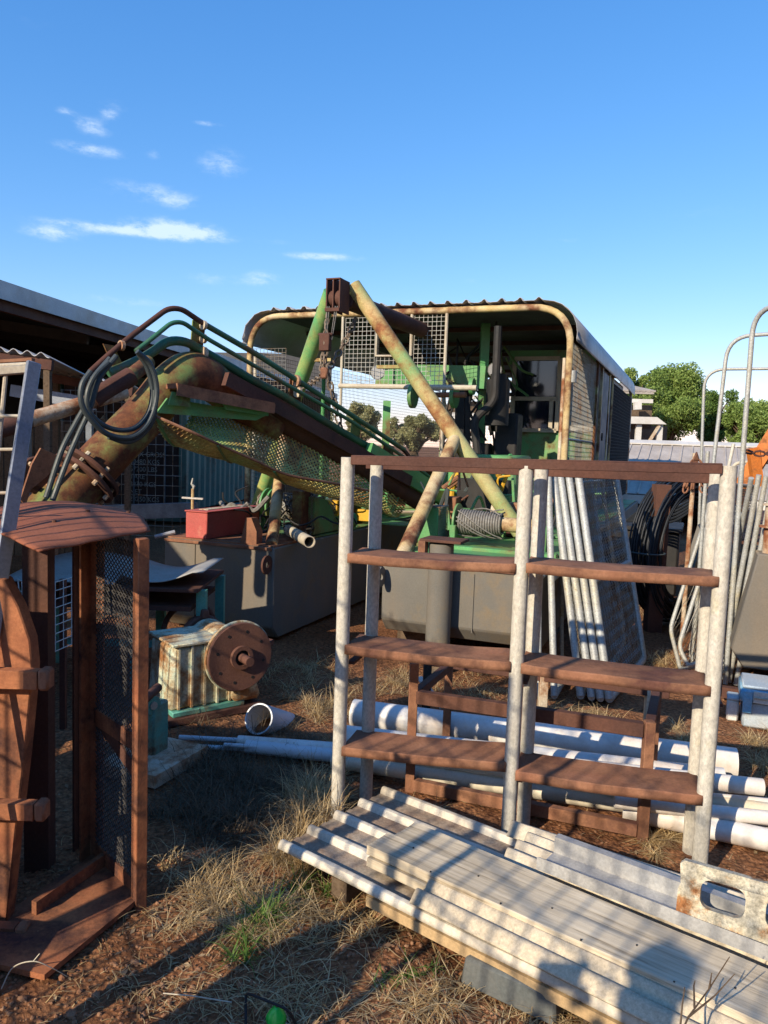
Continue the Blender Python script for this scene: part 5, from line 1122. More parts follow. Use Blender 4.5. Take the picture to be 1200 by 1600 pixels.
mb.solo('poly_pipe_length', M['poly'], 'loose black poly pipes running across behind the coil', 'pipe')
# dark steel bins / heap in the hut's shadow
p = PD(985, 850, 9.2); root = thing('black_bin', (p.x, p.y, 0), 'black steel bin in the deep shade behind the mesh gate', 'bin')
MB().box((p.x, p.y, .36), (1.1, .9, .72), (U_, V_, Z3)).build('body', M['black'], root, bevel=.02); MB().box((p.x, p.y, .74), (1.16, .96, .05), (U_, V_, Z3)).build('lid', M['black'], root, bevel=.01)
a = PD(1034, 757, 6.9); MB().bar((a.x, a.y, -.02), a, .13, .13).solo('short_post', M['rust_dark'], 'thick dark post in front of the low shed eave', 'post')
p = PD(1085, 830, 6.6); mb = MB(); q = PZ(1070, 905, .0)
mb.prism([PD(1090, 820, 6.4), PD(1100, 838, 6.3), PD(1070, 935, 6.1), PD(1063, 905, 6.3)], V((.25, .45, 0))); mb.solo('grey_board', M['hull'], 'grey sheet leaning between the coil and the mesh gates', 'board')

# blue battery boxes
c = PZ(1192, 1140); root = thing('battery_box', c, 'sky blue plastic box with a dusty lid at the right edge', 'box')
ax3 = (V((.92, -.38, 0)), V((.38, .92, 0)), Z3)
MB().box(c + V((.06, .12, .08)), (.25, .28, .16), ax3).build('body', M['blue_pale'], root, bevel=.012)
MB().box(c + V((.06, .12, .195)), (.29, .32, .08), ax3).build('collar', M['blue'], root, bevel=.012)
lidb = MB().box(c + V((.06, .12, .245)), (.27, .30, .02), ax3).build('lid', M['blue_pale'], root, bevel=.008)
q = c + V((.06, .12, .195)) - ax3[1] * .163; MB().box(q, (.15, .012, .07), ax3).build('handle_recess', M['white'], root, bevel=.003); MB().tube(q - ax3[0] * .07 - ax3[1] * .01, q + ax3[0] * .07 - ax3[1] * .01, .006, 8).build('handle', M['galv'], root)
for s_ in (-1, 1): MB().box(c + V((.06, .12, .16)) - ax3[1] * .163 + ax3[0] * .105 * s_, (.05, .012, .13), ax3).build('lug', M['blue'], root, bevel=.003)
c = PZ(1150, 1128); root = thing('battery_box', c, 'smaller dusty white box beside the sky blue one', 'box')
MB().box(c + V((0, .06, .065)), (.065, .12, .13), ax3).build('body', M['white'], root, bevel=.01); MB().box(c + V((0, .06, .14)), (.07, .125, .02), ax3).build('lid', M['blue_pale'], root, bevel=.006)
# steel beam lying beyond the boxes
MB().bar(PZ(1128, 1080, .04), PZ(1260, 1100, .04), .06, .07).solo('steel_beam', M['rust_dark'], 'dark steel beam on the ground behind the blue box', 'beam')

# ================================================================ FOREGROUND STACK
w_ = V((.80, -.60, 0)); c_ = V((.62, .785, 0)).normalized(); w_ = V((c_.y, -c_.x, 0))
S0 = PZ(440, 1322, .115); L0 = 3.4
def pan_mats(me, pro): pass
def ribsheet(org, wd, ln, ribs, rw, rh, m, name, label, z0=0, fl=.006, rise=0, cat='roof sheet', group=None, flat=.25, sides=True):
    pts = []; pitch = wd / (ribs - 1) if ribs > 1 else wd; pro = []
    for k in range(ribs):
        x = k * pitch
        pro += [(x - rw, 0), (x - rw * .78, rh * .55), (x - rw * .45, rh * .92), (x, rh), (x + rw * .45, rh * .92), (x + rw * .78, rh * .55), (x + rw, 0)]
        if k < ribs - 1: pro += [(x + pitch * .36, -.002), (x + pitch * .5, 0.004 if flat else 0), (x + pitch * .64, -.002)]
    def f(s, t):
        k = t * (len(pro) - 1); j = min(int(round(k)), len(pro) - 1); a, b = pro[j]
        return org + c_ * a + w_ * (s * ln) + Z3 * (b + z0 + rise * s + .004 * noise.noise(V((s * 7, a * 5, z0 * 30))))
    mb = MB(); nj = len(pro) - 1; mb.grid(f, 30, nj); mb.m = [0 if (k % nj) % 10 < 6 else 1 for k in range(30 * nj)]
    return mb.solo(name, [M[m], M['sheet_pan']], label, cat, group, solid=fl, off=-1)
SG = 'sheets stacked on the ground in front of the shelf'
ribsheet(S0, .60, 3.6, 5, .021, .026, 'sheet', 'ribbed_sheet', 'wide pale ribbed sheet at the bottom of the stack in front of the shelf', group=SG)
# bearers under the sheet
MB().bar(S0 + w_ * .42 + c_ * .005 - Z3 * .030, S0 + w_ * 3.3 + c_ * .005 - Z3 * .030, .045, .034).solo('batten', M['timber_raw'], 'raw pale batten under the near edge of the ribbed sheet', 'batten')
for d in (.25, 1.2): MB().bar(S0 + w_ * d + c_ * .04 - Z3 * .085, S0 + w_ * d + c_ * .62 - Z3 * .085, .07, .07).solo('bearer', M['timber_dark'], 'dark timber bearer under the %s of the ribbed sheet' % ('left end' if d < 1 else 'middle'), 'bearer')
MB().bar(S0 + w_ * .5 + c_ * .16 + Z3 * -.05, S0 + w_ * 3.2 + c_ * .16 - Z3 * .05, .04, .05).solo('batten', M['timber_dark'], 'second batten hidden beneath the ribbed sheet', 'batten')
# grey hardwood sleepers on top
def plank(px, py, z, ln, wd, th, label, skew=0.0, name='timber_sleeper'):
    p = PZ(px, py, z + th); d = (Matrix.Rotation(skew, 3, 'Z') @ w_); cc2 = V((-d.y, d.x, 0)); cc2 = cc2 if cc2.y > 0 else -cc2
    o_ = p + cc2 * wd / 2 + d * ln / 2 - Z3 * th / 2; mb = MB(); n = 26
    def ring_(i):
        s_ = -ln / 2 + ln * i / n; j = lambda q: .0028 * noise.noise(V((s_ * 6 + q * 9, q * 3.3, px * .1)))
        e_ = .004; return [(-wd / 2 + e_ + j(1), s_, -th / 2), (wd / 2 - e_ + j(2), s_, -th / 2), (wd / 2 + j(3), s_, -th / 2 + e_), (wd / 2 + j(4), s_, th / 2 - e_), (wd / 2 - e_, s_, th / 2 + j(5)), (wd / 6, s_, th / 2 - .001 + j(6)), (-wd / 6, s_, th / 2 - .001 + j(7)), (-wd / 2 + e_, s_, th / 2 + j(8)), (-wd / 2 + j(9), s_, th / 2 - e_), (-wd / 2 + j(10), s_, -th / 2 + e_)]
    vs = [v for i in range(n + 1) for v in ring_(i)]; K = 10; fs = [[i * K + a, i * K + (a + 1) % K, (i + 1) * K + (a + 1) % K, (i + 1) * K + a] for i in range(n) for a in range(K)]
    fs += [list(range(K))[::-1], [n * K + a for a in range(K)]]
    mb.add([V(v) for v in vs], fs); me_root = None
    ob = mb.build(name, M['timber_grey'], None, smooth=True); me = ob.data
    for v in me.vertices: v.co = v.co + V((0, 0, th / 2))
    ob.location = o_ - Z3 * th / 2; ob.rotation_euler = (0, 0, math.atan2(d.y, d.x) - math.pi / 2)
    return tag(ob, label, 'sleeper', 'grey timber sleepers on the stack'), p, d, cc2
zs = .150
ob, p1_, d1_, cc1 = plank(573, 1340, zs, 3.2, .125, .034, 'lower front grey sleeper at the near side of the timber pile')
plank(573, 1321, zs + .036, 3.2, .125, .034, 'upper front grey sleeper lying on the lower one, its sawn end facing left', .005)
q = p1_ + cc1 * .132; 
def plank_w(P, z, ln, wd, th, label, skew=0):    # same, from a world corner
    d = ray(600, 800); 
    # photo point of the corner
    v = ROT.transposed() @ (V((P.x, P.y, z + th)) - V((0, 0, CAM_H))); px, py = 600 + F * v.x / -v.z, 800 - F * v.y / -v.z
    return plank(px, py, z, ln, wd, th, label, skew)
plank_w(p1_ + cc1 * .131 + d1_ * .03, zs, 3.1, .13, .034, 'lower rear grey sleeper beside the front one')
plank_w(p1_ + cc1 * .130 + d1_ * .015, zs + .036, 3.1, .13, .032, 'upper rear grey sleeper, the widest face of the pile', -.004)
for k in range(15):
    q = p1_ + d1_ * (.12 + .13 * k) + cc1 * (.022 if k % 2 else .105); MB().tube((q.x, q.y, zs + .068), (q.x, q.y, zs + .0728), .0028, 7).build('nail', M['black'], C.objects.get('timber_sleeper.001')).rotation_euler = (0, 0, -C.objects['timber_sleeper.001'].rotation_euler.z)
# fibre cement strips: near side and far side
CG = 'short corrugated strips on the stack'
def corr(px, py, z, wd, ln, waves, amp, m, label, skew=0., th=.006, rise=0.):
    org = PZ(px, py, z); d = Matrix.Rotation(skew, 3, 'Z') @ w_; cx = V((-d.y, d.x, 0)); cx = cx if cx.y > 0 else -cx; mb = MB(); n = waves * 12
    mb.grid(lambda s, t: org + cx * (t * wd) + d * (s * ln) + Z3 * (amp * math.sin(t * waves * 2 * math.pi - 1.2) + rise * s + .002 * noise.noise(V((s * 9, t * 3, z * 20)))), 24, n)
    return mb.solo('corrugated_strip', M[m], label, 'roof sheet', CG, solid=th)
corr(640, 1404, .170, .17, 2.8, 2, .015, 'fibro', 'speckled tan corrugated strip on the near side of the timber pile', -.012)
corr(662, 1388, .186, .15, 2.8, 2, .015, 'fibro', 'upper speckled corrugated strip nested on the near one', -.004)
corr(786, 1338, .175, .22, .95, 3, .017, 'fibro_clean', 'cream corrugated offcut at the foot of the middle shelf post', .0)
corr(792, 1298, .175, .09, 1.5, 1, .022, 'fibro_clean', 'long cream ridge strip tapering away beyond the offcut', .09)
# galvanised channel
def channel(px, py, z, wd, ln, h, label, skew):
    p = PZ(px, py, z); d = Matrix.Rotation(skew, 3, 'Z') @ w_; cx = V((-d.y, d.x, 0)); cx = cx if cx.y > 0 else -cx; mb = MB()
    prof_ = [(.018, h - .012), (0, h - .012), (0, 0), (wd, 0), (wd, h), (wd - .018, h)]
    mb.grid(lambda s, t: p + cx * prof_[int(round(t * 5))][0] + Z3 * prof_[int(round(t * 5))][1] + d * (s * ln), 8, 5); o = mb.build('galvanised_channel', M['alu'], None, solid=.003, smooth=False)
    return o
chn = MB(); pch = PZ(838, 1357, .215)
d_ch = Matrix.Rotation(.015, 3, 'Z') @ w_; cx = V((-d_ch.y, d_ch.x, 0)); cx = cx if cx.y > 0 else -cx
prof_ = [(.022, .028), (0, .040), (0, .0), (.035, 0), (.135, 0), (.135, .055), (.165, .055), (.165, .040)]
chn.grid(lambda s, t: pch + cx * prof_[int(round(t * 7))][0] + Z3 * prof_[int(round(t * 7))][1] + d_ch * (s * 2.2), 6, 7)
chn.solo('galvanised_channel', M['channel'], 'bright galvanised channel section lying along the far side of the sleepers', 'channel', solid=.003, smooth=False)
# black grid crate end under the bracket
gcr = PZ(1120, 1415, .20)
mb = MB(); wires(mb, lambda s, t: gcr + d_ch * (s * .55 + .1) + cx * (.15 + t * .16), 16, 5, .006); mb.solo('plastic_grid', M['black'], 'black plastic grid mat seen through the plate holes', 'grid')
# cream bracket plate with rounded holes
P0 = PZ(1056, 1432, .225); P1 = PZ(1215, 1488, .215); axb = (P1 - P0); axb.z = 0; axb.normalize(); nrm = V((axb.y, -axb.x, 0)); nrm = nrm if nrm.y < 0 else -nrm
upb = (Z3 * .97 + nrm * -.16).normalized(); Hb = .168
outer = [(0, 0), (.85, 0), (.85, Hb), (.012, Hb), (0, Hb - .012), (.006, Hb * .6), (0, Hb * .5)]
holes = [rrect(.062, .048, .182, .132, .028), rrect(.235, .048, .355, .132, .028), rrect(.41, .048, .53, .132, .028), rrect(.585, .048, .705, .132, .028)]
mbp = plate_holes(outer, holes, .026, P0 + Z3 * .004, axb, upb, None, None)
mbp.solo('slotted_plate', M['bracket'], 'flaking cream and orange steel plate with rounded square holes, standing at the right edge', 'plate', bevel=.003)

# grey moulded base in front
c = PZ(790, 1560); root = thing('footing_block', c, 'dark grey moulded plastic base block under the near edge of the stack', 'block')
o_ = PZ(727, 1480, .115); q_ = PZ(868, 1542, .115) - o_; fw = q_.length; q_.normalize(); c4 = V((-q_.y, q_.x, 0)); o_.z = 0; ax4 = (q_, c4, Z3)
P = lambda a, b, z: o_ + q_ * a + c4 * b + Z3 * z
mb = MB(); mb.hexa([P(-.01, -.01, 0), P(fw + .01, -.01, 0), P(fw + .01, .26, 0), P(-.01, .26, 0)], [P(0, 0, .085), P(fw, 0, .085), P(fw, .24, .085), P(0, .24, .085)]); mb.build('body', M['greyplastic'], root, bevel=.008)
mb = MB(); mb.hexa([P(.05, .04, .086), P(fw - .05, .04, .086), P(fw - .05, .2, .086), P(.05, .2, .086)], [P(.06, .05, .098), P(fw - .06, .05, .098), P(fw - .06, .19, .098), P(.06, .19, .098)]); mb.build('raised_top', M['greyplastic'], root, bevel=.006)
MB().box(P(.10, .08, .0985), (.04, .05, .008), ax4).build('slot', M['black'], root)
# green scoop with a bent wire at the bottom edge
c = PZ(432, 1600); root = thing('garden_scoop', c, 'bright green plastic blade beside a bent dark wire at the bottom edge', 'scoop')
mb = MB(); mb.grid(lambda s, t: c + V(((t - .5) * .055 * math.sin(math.pi * (.15 + .8 * s)) , -.03 + .02 * s + .012 * (t - .5) ** 2 * 4, .0 + s * .055)), 10, 6); mb.build('blade', M['lime'], root, solid=.003)
mb = MB(); mb.path(rounded([PZ(384, 1640, .0), PZ(384, 1552, .045), PZ(392, 1554, .06), PZ(452, 1578, .06), PZ(462, 1600, .0)], .03, 4), .004, 7); mb.build('wire_handle', M['black'], root)
# dead twigs
tw = MB()
for pts in ([(1050, 1650, .25), (1075, 1590, .30), (1108, 1545, .35), (1140, 1495, .41)], [(1075, 1590, .30), (1118, 1555, .34), (1148, 1522, .38)], [(1062, 1612, .28), (1066, 1570, .31), (1070, 1542, .34)], [(1085, 1575, .31), (1084, 1540, .34), (1086, 1532, .35)], [(1108, 1545, .35), (1112, 1520, .38)], [(1050, 1650, .25), (1046, 1660, .0)]):
    tw.path([PZ(*p) for p in pts], .0028, 5, r2=.0012)
tw.solo('dead_twig', M['timber_dark'], 'thin dead twig standing up in front of the stack near the bottom right', 'twig')
tw = MB(); tw.path(spline([PZ(2, 1545, .0), PZ(20, 1512, .05), PZ(52, 1502, .08), (PZ(80, 1512, .05)), PZ(105, 1526, .0)], 6), .002, 5, r2=.001); tw.path([PZ(52, 1502, .08), PZ(62, 1490, .1)], .0015, 4); tw.solo('dead_twig', M['bamboo'], 'pale curved twig on the ground at the lower left', 'twig')
tw = MB(); tw.path([PZ(255, 1552, .012), PZ(300, 1556, .02), PZ(362, 1566, .012)], .002, 5); tw.solo('dead_twig', M['bamboo'], 'straight pale stalk on the sunlit dirt at the bottom', 'twig')

# ================================================================ WINCH GEARBOX (left middle)
gb = PZ(325, 1118); root = thing('winch_gearbox', (gb.x, gb.y + .2, 0), 'peeling cream and turquoise winch gearbox with a large rusty brown disc', 'winch')
axn = V((.60, -.80, .03)).normalized(); lat = V((-axn.y, axn.x, 0)).normalized() * -1   # lat points left-back
lat = V((-.80, -.60, 0))
dc = PD(375, 1026, 4.35)
bx0 = V((dc.x, dc.y, 0)) - axn * .16; bx0.z = 0
def GB(a, b, z): return V((dc.x, dc.y, 0)) + V((axn.x, axn.y, 0)).normalized() * a + lat * b + Z3 * z
MB().hexa([GB(-.33, -.17, .06), GB(-.035, -.17, .06), GB(-.035, .02, .06), GB(-.33, .02, .06)], [GB(-.31, -.12, .24), GB(-.04, -.12, .24), GB(-.04, .02, .24), GB(-.31, .02, .24)]).build('lower_housing', M['gear'], root, bevel=.025)
bd = MB(); bd.hexa([GB(-.42, -.02, .06), GB(-.08, -.02, .06), GB(-.08, .39, .06), GB(-.42, .39, .06)], [GB(-.42, .0, .43), GB(-.08, .0, .43), GB(-.08, .37, .43), GB(-.42, .37, .43)])
body = bd.build('gearbox_body', M['gear'], root, bevel=.02)
for k in range(5): b0 = .02 + k * .078; MB().hexa([GB(-.085, b0, .07), GB(-.068, b0, .07), GB(-.068, b0 + .012, .07), GB(-.085, b0 + .012, .07)], [GB(-.085, b0, .427), GB(-.068, b0, .427), GB(-.068, b0 + .012, .427), GB(-.085, b0 + .012, .427)]).build('cooling_rib', M['gear'], body)
MB().hexa([GB(-.44, -.03, .431), GB(-.06, -.03, .431), GB(-.06, .38, .431), GB(-.44, .38, .431)], [GB(-.44, -.03, .447), GB(-.06, -.03, .447), GB(-.06, .38, .447), GB(-.44, .38, .447)]).build('top_flange', M['gear'], body, bevel=.004)
MB().hexa([GB(-.42, -.06, .035), GB(-.05, -.06, .035), GB(-.05, .38, .035), GB(-.42, .38, .035)], [GB(-.42, -.06, .065), GB(-.05, -.06, .065), GB(-.05, .38, .065), GB(-.42, .38, .065)]).build('base_flange', M['turq'], body, bevel=.004)
an = V((axn.x, axn.y, 0)).normalized(); DC = V((dc.x, dc.y, dc.z))
disc = MB().tube(DC - an * .012, DC + an * .012, .200, 48).build('disc', M['flange'], root, bevel=.004)
MB().tube(DC - an * .03, DC - an * .013, .209, 48).build('disc_rim', M['gear'], disc, bevel=.004)
MB().hollow(DC + an * .012, DC + an * .035, .068, .045, 28).build('hub', M['flange'], disc)
MB().tube(DC + an * .011, DC + an * .016, .045, 24).build('hub_recess', M['black'], disc)
MB().tube(DC, DC + an * .13, .026, 18).build('shaft', M['flange'], disc)
for k in range(8):
    a_ = 2 * math.pi * k / 8 + .25; q = DC + lat * math.cos(a_) * .15 + Z3 * math.sin(a_) * .15; MB().tube(q + an * .008, q + an * .014, .009, 10).build('bolt_hole', M['black'], disc)
MB().tube(DC - an * .03, DC - an * .10, .165, 32, r2=.130).build('bell_housing', M['gear'], root)
MB().tube(DC - an * .09, DC - an * .46, .130, 30).build('drum', M['gear'], root)
MB().tube(DC - an * .50, DC - an * .56, .14, 30).build('drum_cap', M['flange'], root, bevel=.01)
q = DC - an * .50 + Z3 * .12; MB().hexa(*( [ [q + lat * x * .03 + an * y * .02 for x, y in ((-1, -1), (1, -1), (1, 1), (-1, 1))], [q + Z3 * .06 + lat * x * .018 + an * y * .02 for x, y in ((-1, -1), (1, -1), (1, 1), (-1, 1))] ])).build('lifting_eye', M['flange'], root, bevel=.006)
mb = MB(); rc = DC - an * .74 + lat * .0 + Z3 * -.0; mb.path([rc + lat * math.cos(t) * .175 + Z3 * math.sin(t) * .175 for t in [i * math.pi / 16 for i in range(32)]], .018, 8, closed=True); mb.build('handwheel', M['flange'], root)
for k in range(3): a_ = k * 2.09; MB().tube(rc, rc + lat * math.cos(a_) * .15 + Z3 * math.sin(a_) * .15, .012, 8).build('spoke', M['flange'], root)
MB().tube(rc, DC - an * .55, .022, 10).build('shaft', M['flange'], root)
mb = MB(); mb.hexa([GB(-.46, -.16, .0), GB(-.02, -.16, .0), GB(-.02, .46, .0), GB(-.46, .46, .0)], [GB(-.46, -.16, .034), GB(-.02, -.16, .034), GB(-.02, .46, .034), GB(-.46, .46, .034)]); mb.build('skid', M['rust_dark'], root)
MB().hexa([GB(-.34, -.14, .035), GB(-.16, -.14, .035), GB(-.16, -.03, .035), GB(-.34, -.03, .035)], [GB(-.34, -.12, .30), GB(-.16, -.12, .30), GB(-.16, -.01, .30), GB(-.34, -.01, .30)]).build('foot_casting', M['rust'], root, bevel=.02)
MB().bar(DC + lat * -.19 - an * .1, DC + lat * -.27 - an * .12 + Z3 * .03, .04, .03).build('lug', M['flange'], root)
# coupling and clutter left of the gearbox
a, b = PD(222, 1096, 3.5), PD(247, 1074, 3.7); root2 = thing('pump_coupling', (a.x, a.y, 0), 'small turquoise pump casting with a rusty shaft left of the gearbox', 'pump')
MB().tube(a, b, .022, 14).build('shaft', M['rust_dark'], root2); c = PD(232, 1100, 3.62); MB().tube(c - Z3 * .0, c + V((.03, -.02, 0)), .045, 20).build('boss', M['turq'], root2); MB().tube(c + V((.03, -.02, 0)), c + V((.035, -.024, 0)), .02, 14).build('bore', M['bamboo'], root2)
MB().box((c.x, c.y + .05, c.z / 2), (.12, .12, c.z), ax3).build('pedestal', M['turq'], root2, bevel=.01); MB().box((c.x + .03, c.y, .03), (.34, .4, .06), ax3).build('base', M['cream_rust'], root2)
for (x, y, s, m) in ((228, 1130, .05, 'cream_rust'), (212, 1150, .05, 'rust')):
    c = PZ(x, y, .06); 

# ================================================================ STEEL TABLE with perforated sheets (left middle)
T0, T1 = PD(35, 915, 5.0), PD(330, 908, 5.0); tz = .655
root = thing('work_table', (-1.8, 5.1, 0), 'rusty steel work table on turquoise legs behind the winch', 'table')
def TT(x, y, z): return V((x, y, z))
xa, xb = PD(40, 910, 5.0).x, PD(328, 908, 5.0).x
MB().box(((xa + xb) / 2, 5.05, tz), (xb - xa, .75, .02), None).build('table_top', M['rust_dark'], root); MB().box(((xa + xb) / 2, 5.05, tz - .12), (xb - xa - .1, .7, .03), None).build('table_shelf', M['rust_dark'], root)
for x in (PD(222, 1000, 4.9).x, PD(322, 960, 4.9).x, xa + .1):
    for y in (4.78, 5.32): MB().bar((x, y, -.02), (x, y, tz - .01), .06, .05).build('leg', M['turq'], root)
MB().bar((xa + .1, 4.8, .28), (xb - .1, 4.8, .28), .03, .04).build('rail', M['turq'], root)
def perf():
    m = mat('perforated_grey_sheet', (.42, .41, .38), (.36, .35, .32), scale=5, rough=.7, bump=.0, dirt=(.3, .22, .14), damt=.6, metal=.1); return m
M['perf'] = perf()
def sheet_(f, nu, nv, name, m, label): mb = MB(); mb.grid(f, nu, nv); return mb.solo(name, M[m], label, 'sheet', 'perforated sheets on the work table', solid=.004)
sheet_(lambda s, t: V((xa + .72 + s * .52, 4.70 + t * .6, tz + .085 - .055 * math.sin(math.pi * min(1, s * 1.15)) + .03 * s)), 16, 4, 'perforated_sheet', 'perf', 'sagging grey perforated sheet at the right end of the table')
sheet_(lambda s, t: V((xa + .02 + s * .70, 4.60 + t * .5, tz + .03 + .15 * math.sin(2.2 * (s + .15)) * (t * .8 + .1))), 14, 4, 'perforated_sheet', 'perf', 'curled grey perforated sheet at the left end of the table')
# wire basket under it
root = thing('wire_basket', PZ(70, 1060), 'bent white wire basket hanging in the dark behind the rusty rail', 'basket')
mb = MB(); A_, B_, C1, D1 = PD(28, 905, 3.9), PD(86, 910, 4.0), PD(86, 1018, 3.9), PD(40, 1050, 3.8); wires(mb, lambda s, t: A_.lerp(B_, s).lerp(D1.lerp(C1, s), t) + V((0, -.06 * math.sin(math.pi * s), 0)), 6, 8, .0035, 6); mb.build('front_grid', M['wire_pale'], root)
mb = MB(); wires(mb, lambda s, t: B_.lerp(B_ + V((.05, .3, 0)), s).lerp(C1.lerp(C1 + V((.05, .3, 0)), s), t), 4, 8, .003); mb.build('side_grid', M['wire_pale'], root)
for s_ in (A_, B_): MB().bar((s_.x, s_.y + .1, -.02), (s_.x, s_.y + .1, s_.z), .03, .03).build('stand', M['rust_dark'], root)

# ================================================================ RUSTY MESH CAGE (left foreground)
pA, pB, pE = PZ(217, 1412), PZ(146, 1342), PZ(72, 1532)
root = thing('rusty_cage', (pA + pB) / 2, 'tall rusty angle iron cage with expanded mesh side and a curved rusty roof sheet', 'cage')
ab = (pB - pA); ae = (pE - pA).normalized(); HC = 1.265
pC = pB + ae * .95; pD_ = pA + ae * .95; pG = pB + ae * .62; pH = pA + ae * .42
def angle_post(p, x, y, w=.05, t=.006, z0=0., z1=HC):
    mb = MB(); p = V((p.x, p.y, 0)); x, y = V(x).normalized(), V(y).normalized()
    mb.hexa([p + Z3 * z0, p + x * w + Z3 * z0, p + x * w + y * t + Z3 * z0, p + y * t + Z3 * z0], [q_ + Z3 * (z1 - z0) for q_ in (p, p + x * w, p + x * w + y * t, p + y * t)])
    mb.hexa([p + y * t + Z3 * z0, p + x * t + y * t + Z3 * z0, p + x * t + y * w + Z3 * z0, p + y * w + Z3 * z0], [q_ + Z3 * (z1 - z0) for q_ in (p + y * t, p + x * t + y * t, p + x * t + y * w, p + y * w)])
    return mb
abn = ab.normalized()
MB().bar(V((pA.x, pA.y, -.02)), V((pA.x, pA.y, HC)), .040, .040, tuple(abn)).build('post', M['cage_rust'], root, bevel=.003)
angle_post(pB - V((.015, 0, 0)), V((1, -.25, 0)), V((-.25, -1, 0)), .062, .008, -.02).build('post', M['cage_rust'], root)
angle_post(pB + V((-.10, .10, 0)), V((1, 0, 0)), V((0, -1, 0)), .05, .008, -.02).build('post', M['rust_dark'], root)
MB().bar(V((pB.x - .175, pB.y - .06, -.02)), V((pB.x - .175, pB.y - .06, HC)), .09, .06, (0, 1, 0)).build('post', M['rust_dark'], root)
angle_post(pC, V((1, 0, 0)), V((0, 1, 0)), .05, .006, -.02).build('post', M['cage_rust'], root)
angle_post(pD_, V((1, 0, 0)), V((0, 1, 0)), .05, .006, -.02).build('post', M['cage_rust'], root)
for z in (.05, .56):
    MB().bar(pA + abn * .02 + Z3 * z, pB - abn * .03 + Z3 * z, .012, .06 if z > .5 else .05).build('rail', M['cage_rust'], root)
for z in (.45,): MB().bar(pA + Z3 * (z + .0), pB + Z3 * (z + .12), .01, .05).build('brace', M['rust_dark'], root)
pass
mb = MB(); diamonds(mb, lambda s, t: pA.lerp(pB, .05 + .92 * s) + Z3 * (.03 + t * (HC - .05)), 13, 66, .0028); mb.build('side_mesh', M['wire_dark'], root)
# floor tray
fl = MB(); z = .022; fl.hexa([pA + Z3 * .004, pB + Z3 * .004, pG + Z3 * .004, pH + Z3 * .004], [pA + Z3 * z, pB + Z3 * z, pG + Z3 * z, pH + Z3 * z]); fl.build('floor_plate', M['cage_rust'], root)
MB().bar(pB + Z3 * .045 - abn * .1, pB + (pC - pB) * .35 + Z3 * .045 - abn * .1, .02, .045).build('floor_rib', M['cage_rust'], root)
# roof sheet: curved plate with bolts
c00, c10, c11, c01 = PD(-60, 800, 2.9), PD(232, 826, 2.55), PD(205, 801, 3.05), PD(-40, 786, 3.5)
def rf(s, t):
    a = PD(60, 862, 2.14).lerp(PD(235, 829, 2.58), s); b = PD(-75, 812, 2.8).lerp(PD(214, 803, 3.12), s); p = a.lerp(b, t); return p + Z3 * (.060 * math.sin(math.pi * s) * t + .012 * math.sin(math.pi * t) + .004 * noise.noise(V((s * 5, t * 5, 0))))
zoff = HC - min(rf(s, t).z for s in (.5, 1) for t in (0, 1))
mb = MB(); mb.grid(rf, 22, 12); rs = mb.build('roof_sheet', M['rust_red'], root, solid=.005)
for s, t in ((.34, .38), (.62, .55), (.92, .72)): p = rf(s, t); MB().tube(p, p + Z3 * .010, .008, 8).build('bolt', M['rust_dark'], rs)
for (s, t, w0) in ((.2, .3, .08),): pass
for p in (pA, pB, pC, pD_): pass

# ================================================================ RUSTED RAIL WITH LUGS (far left)
D_ = 2.35
out = [(-90, 900), (5, 905), (28, 948), (46, 1000), (50, 1042), (48, 1075), (38, 1180), (24, 1300), (8, 1462), (-90, 1462)]
out[0] = (-760, 860); out[-1] = (-760, 1400)
pr_ = [PD(x, y, D_) for x, y in out]; base = PD(0, 1462, D_)
root = thing('rusted_rail', (base.x - .1, D_, 0), 'thick rusted steel rail with bolted lugs cut by the left edge', 'rail')
mb = MB(); mb.prism(pr_, V((0, .06, 0))); mb.build('web', M['cage_rust'], root, bevel=.004)

for y0, y1, x1 in ((1042, 1072, 84), (1248, 1276, 78), (1440, 1466, 48)):
    a, b = PD(-80, (y0 + y1) / 2, D_ - .03), PD(x1 - 22, (y0 + y1) / 2 + 4, D_ - .03); h = (y1 - y0) / F * D_
    lug = MB().bar(a, b, .04, h).build('lug', M['cage_rust'], root, bevel=.002); c = PD(x1 - 12, (y0 + y1) / 2 + 3, D_ - .03)
    MB().box(c, (.035, .05, h * 1.15), None).build('nut', M['rust'], lug, bevel=.008)
MB().bar(PD(-60, 1462, D_ + .03), V((base.x - .2, D_ + .03, -.02)), .1, .06).build('foot', M['rust_dark'], root)
MB().bar(PD(-10, 1462, D_ + .03), V((base.x - .02, D_ + .03, -.02)), .08, .06).build('foot', M['rust_dark'], root)

# ================================================================ ALUMINIUM LADDER
root = thing('aluminium_frame', PZ(-60, 1500), 'aluminium rack with thin rungs and a leaning side rail at the left edge', 'rack')
t_, b_ = PD(53, 566, 2.55), PD(-20, 1040, 2.3); g = t_.lerp(b_, t_.z / (t_.z - b_.z))
sr = MB().bar(g, t_, .046, .016, (.75, -.66, 0)).build('side_rail', M['alu'], root, bevel=.003)
MB().bar(PD(-120, 590, 2.5), PD(50, 576, 2.56), .03, .028).build('top_bar', M['bamboo'], root, bevel=.003); MB().bar(PD(-120, 572, 2.62), PD(52, 562, 2.64), .03, .010).build('top_bar', M['rust'], root)
MB().tube(PD(-120, 578, 2.54), PD(50, 569, 2.56), .008, 10).build('top_bar', M['bamboo'], root)
for y0, y1, xr in ((650, 650, 38), (704, 702, 30), (771, 770, 20)): MB().tube(PD(-120, y0, 2.5), PD(xr, y1, 2.5), .0055, 8).build('rung', M['bamboo'], root)
MB().tube(PD(10, 574, 2.55), PD(-6, 740, 2.5), .0075, 8).build('stay', M['bamboo'], root)
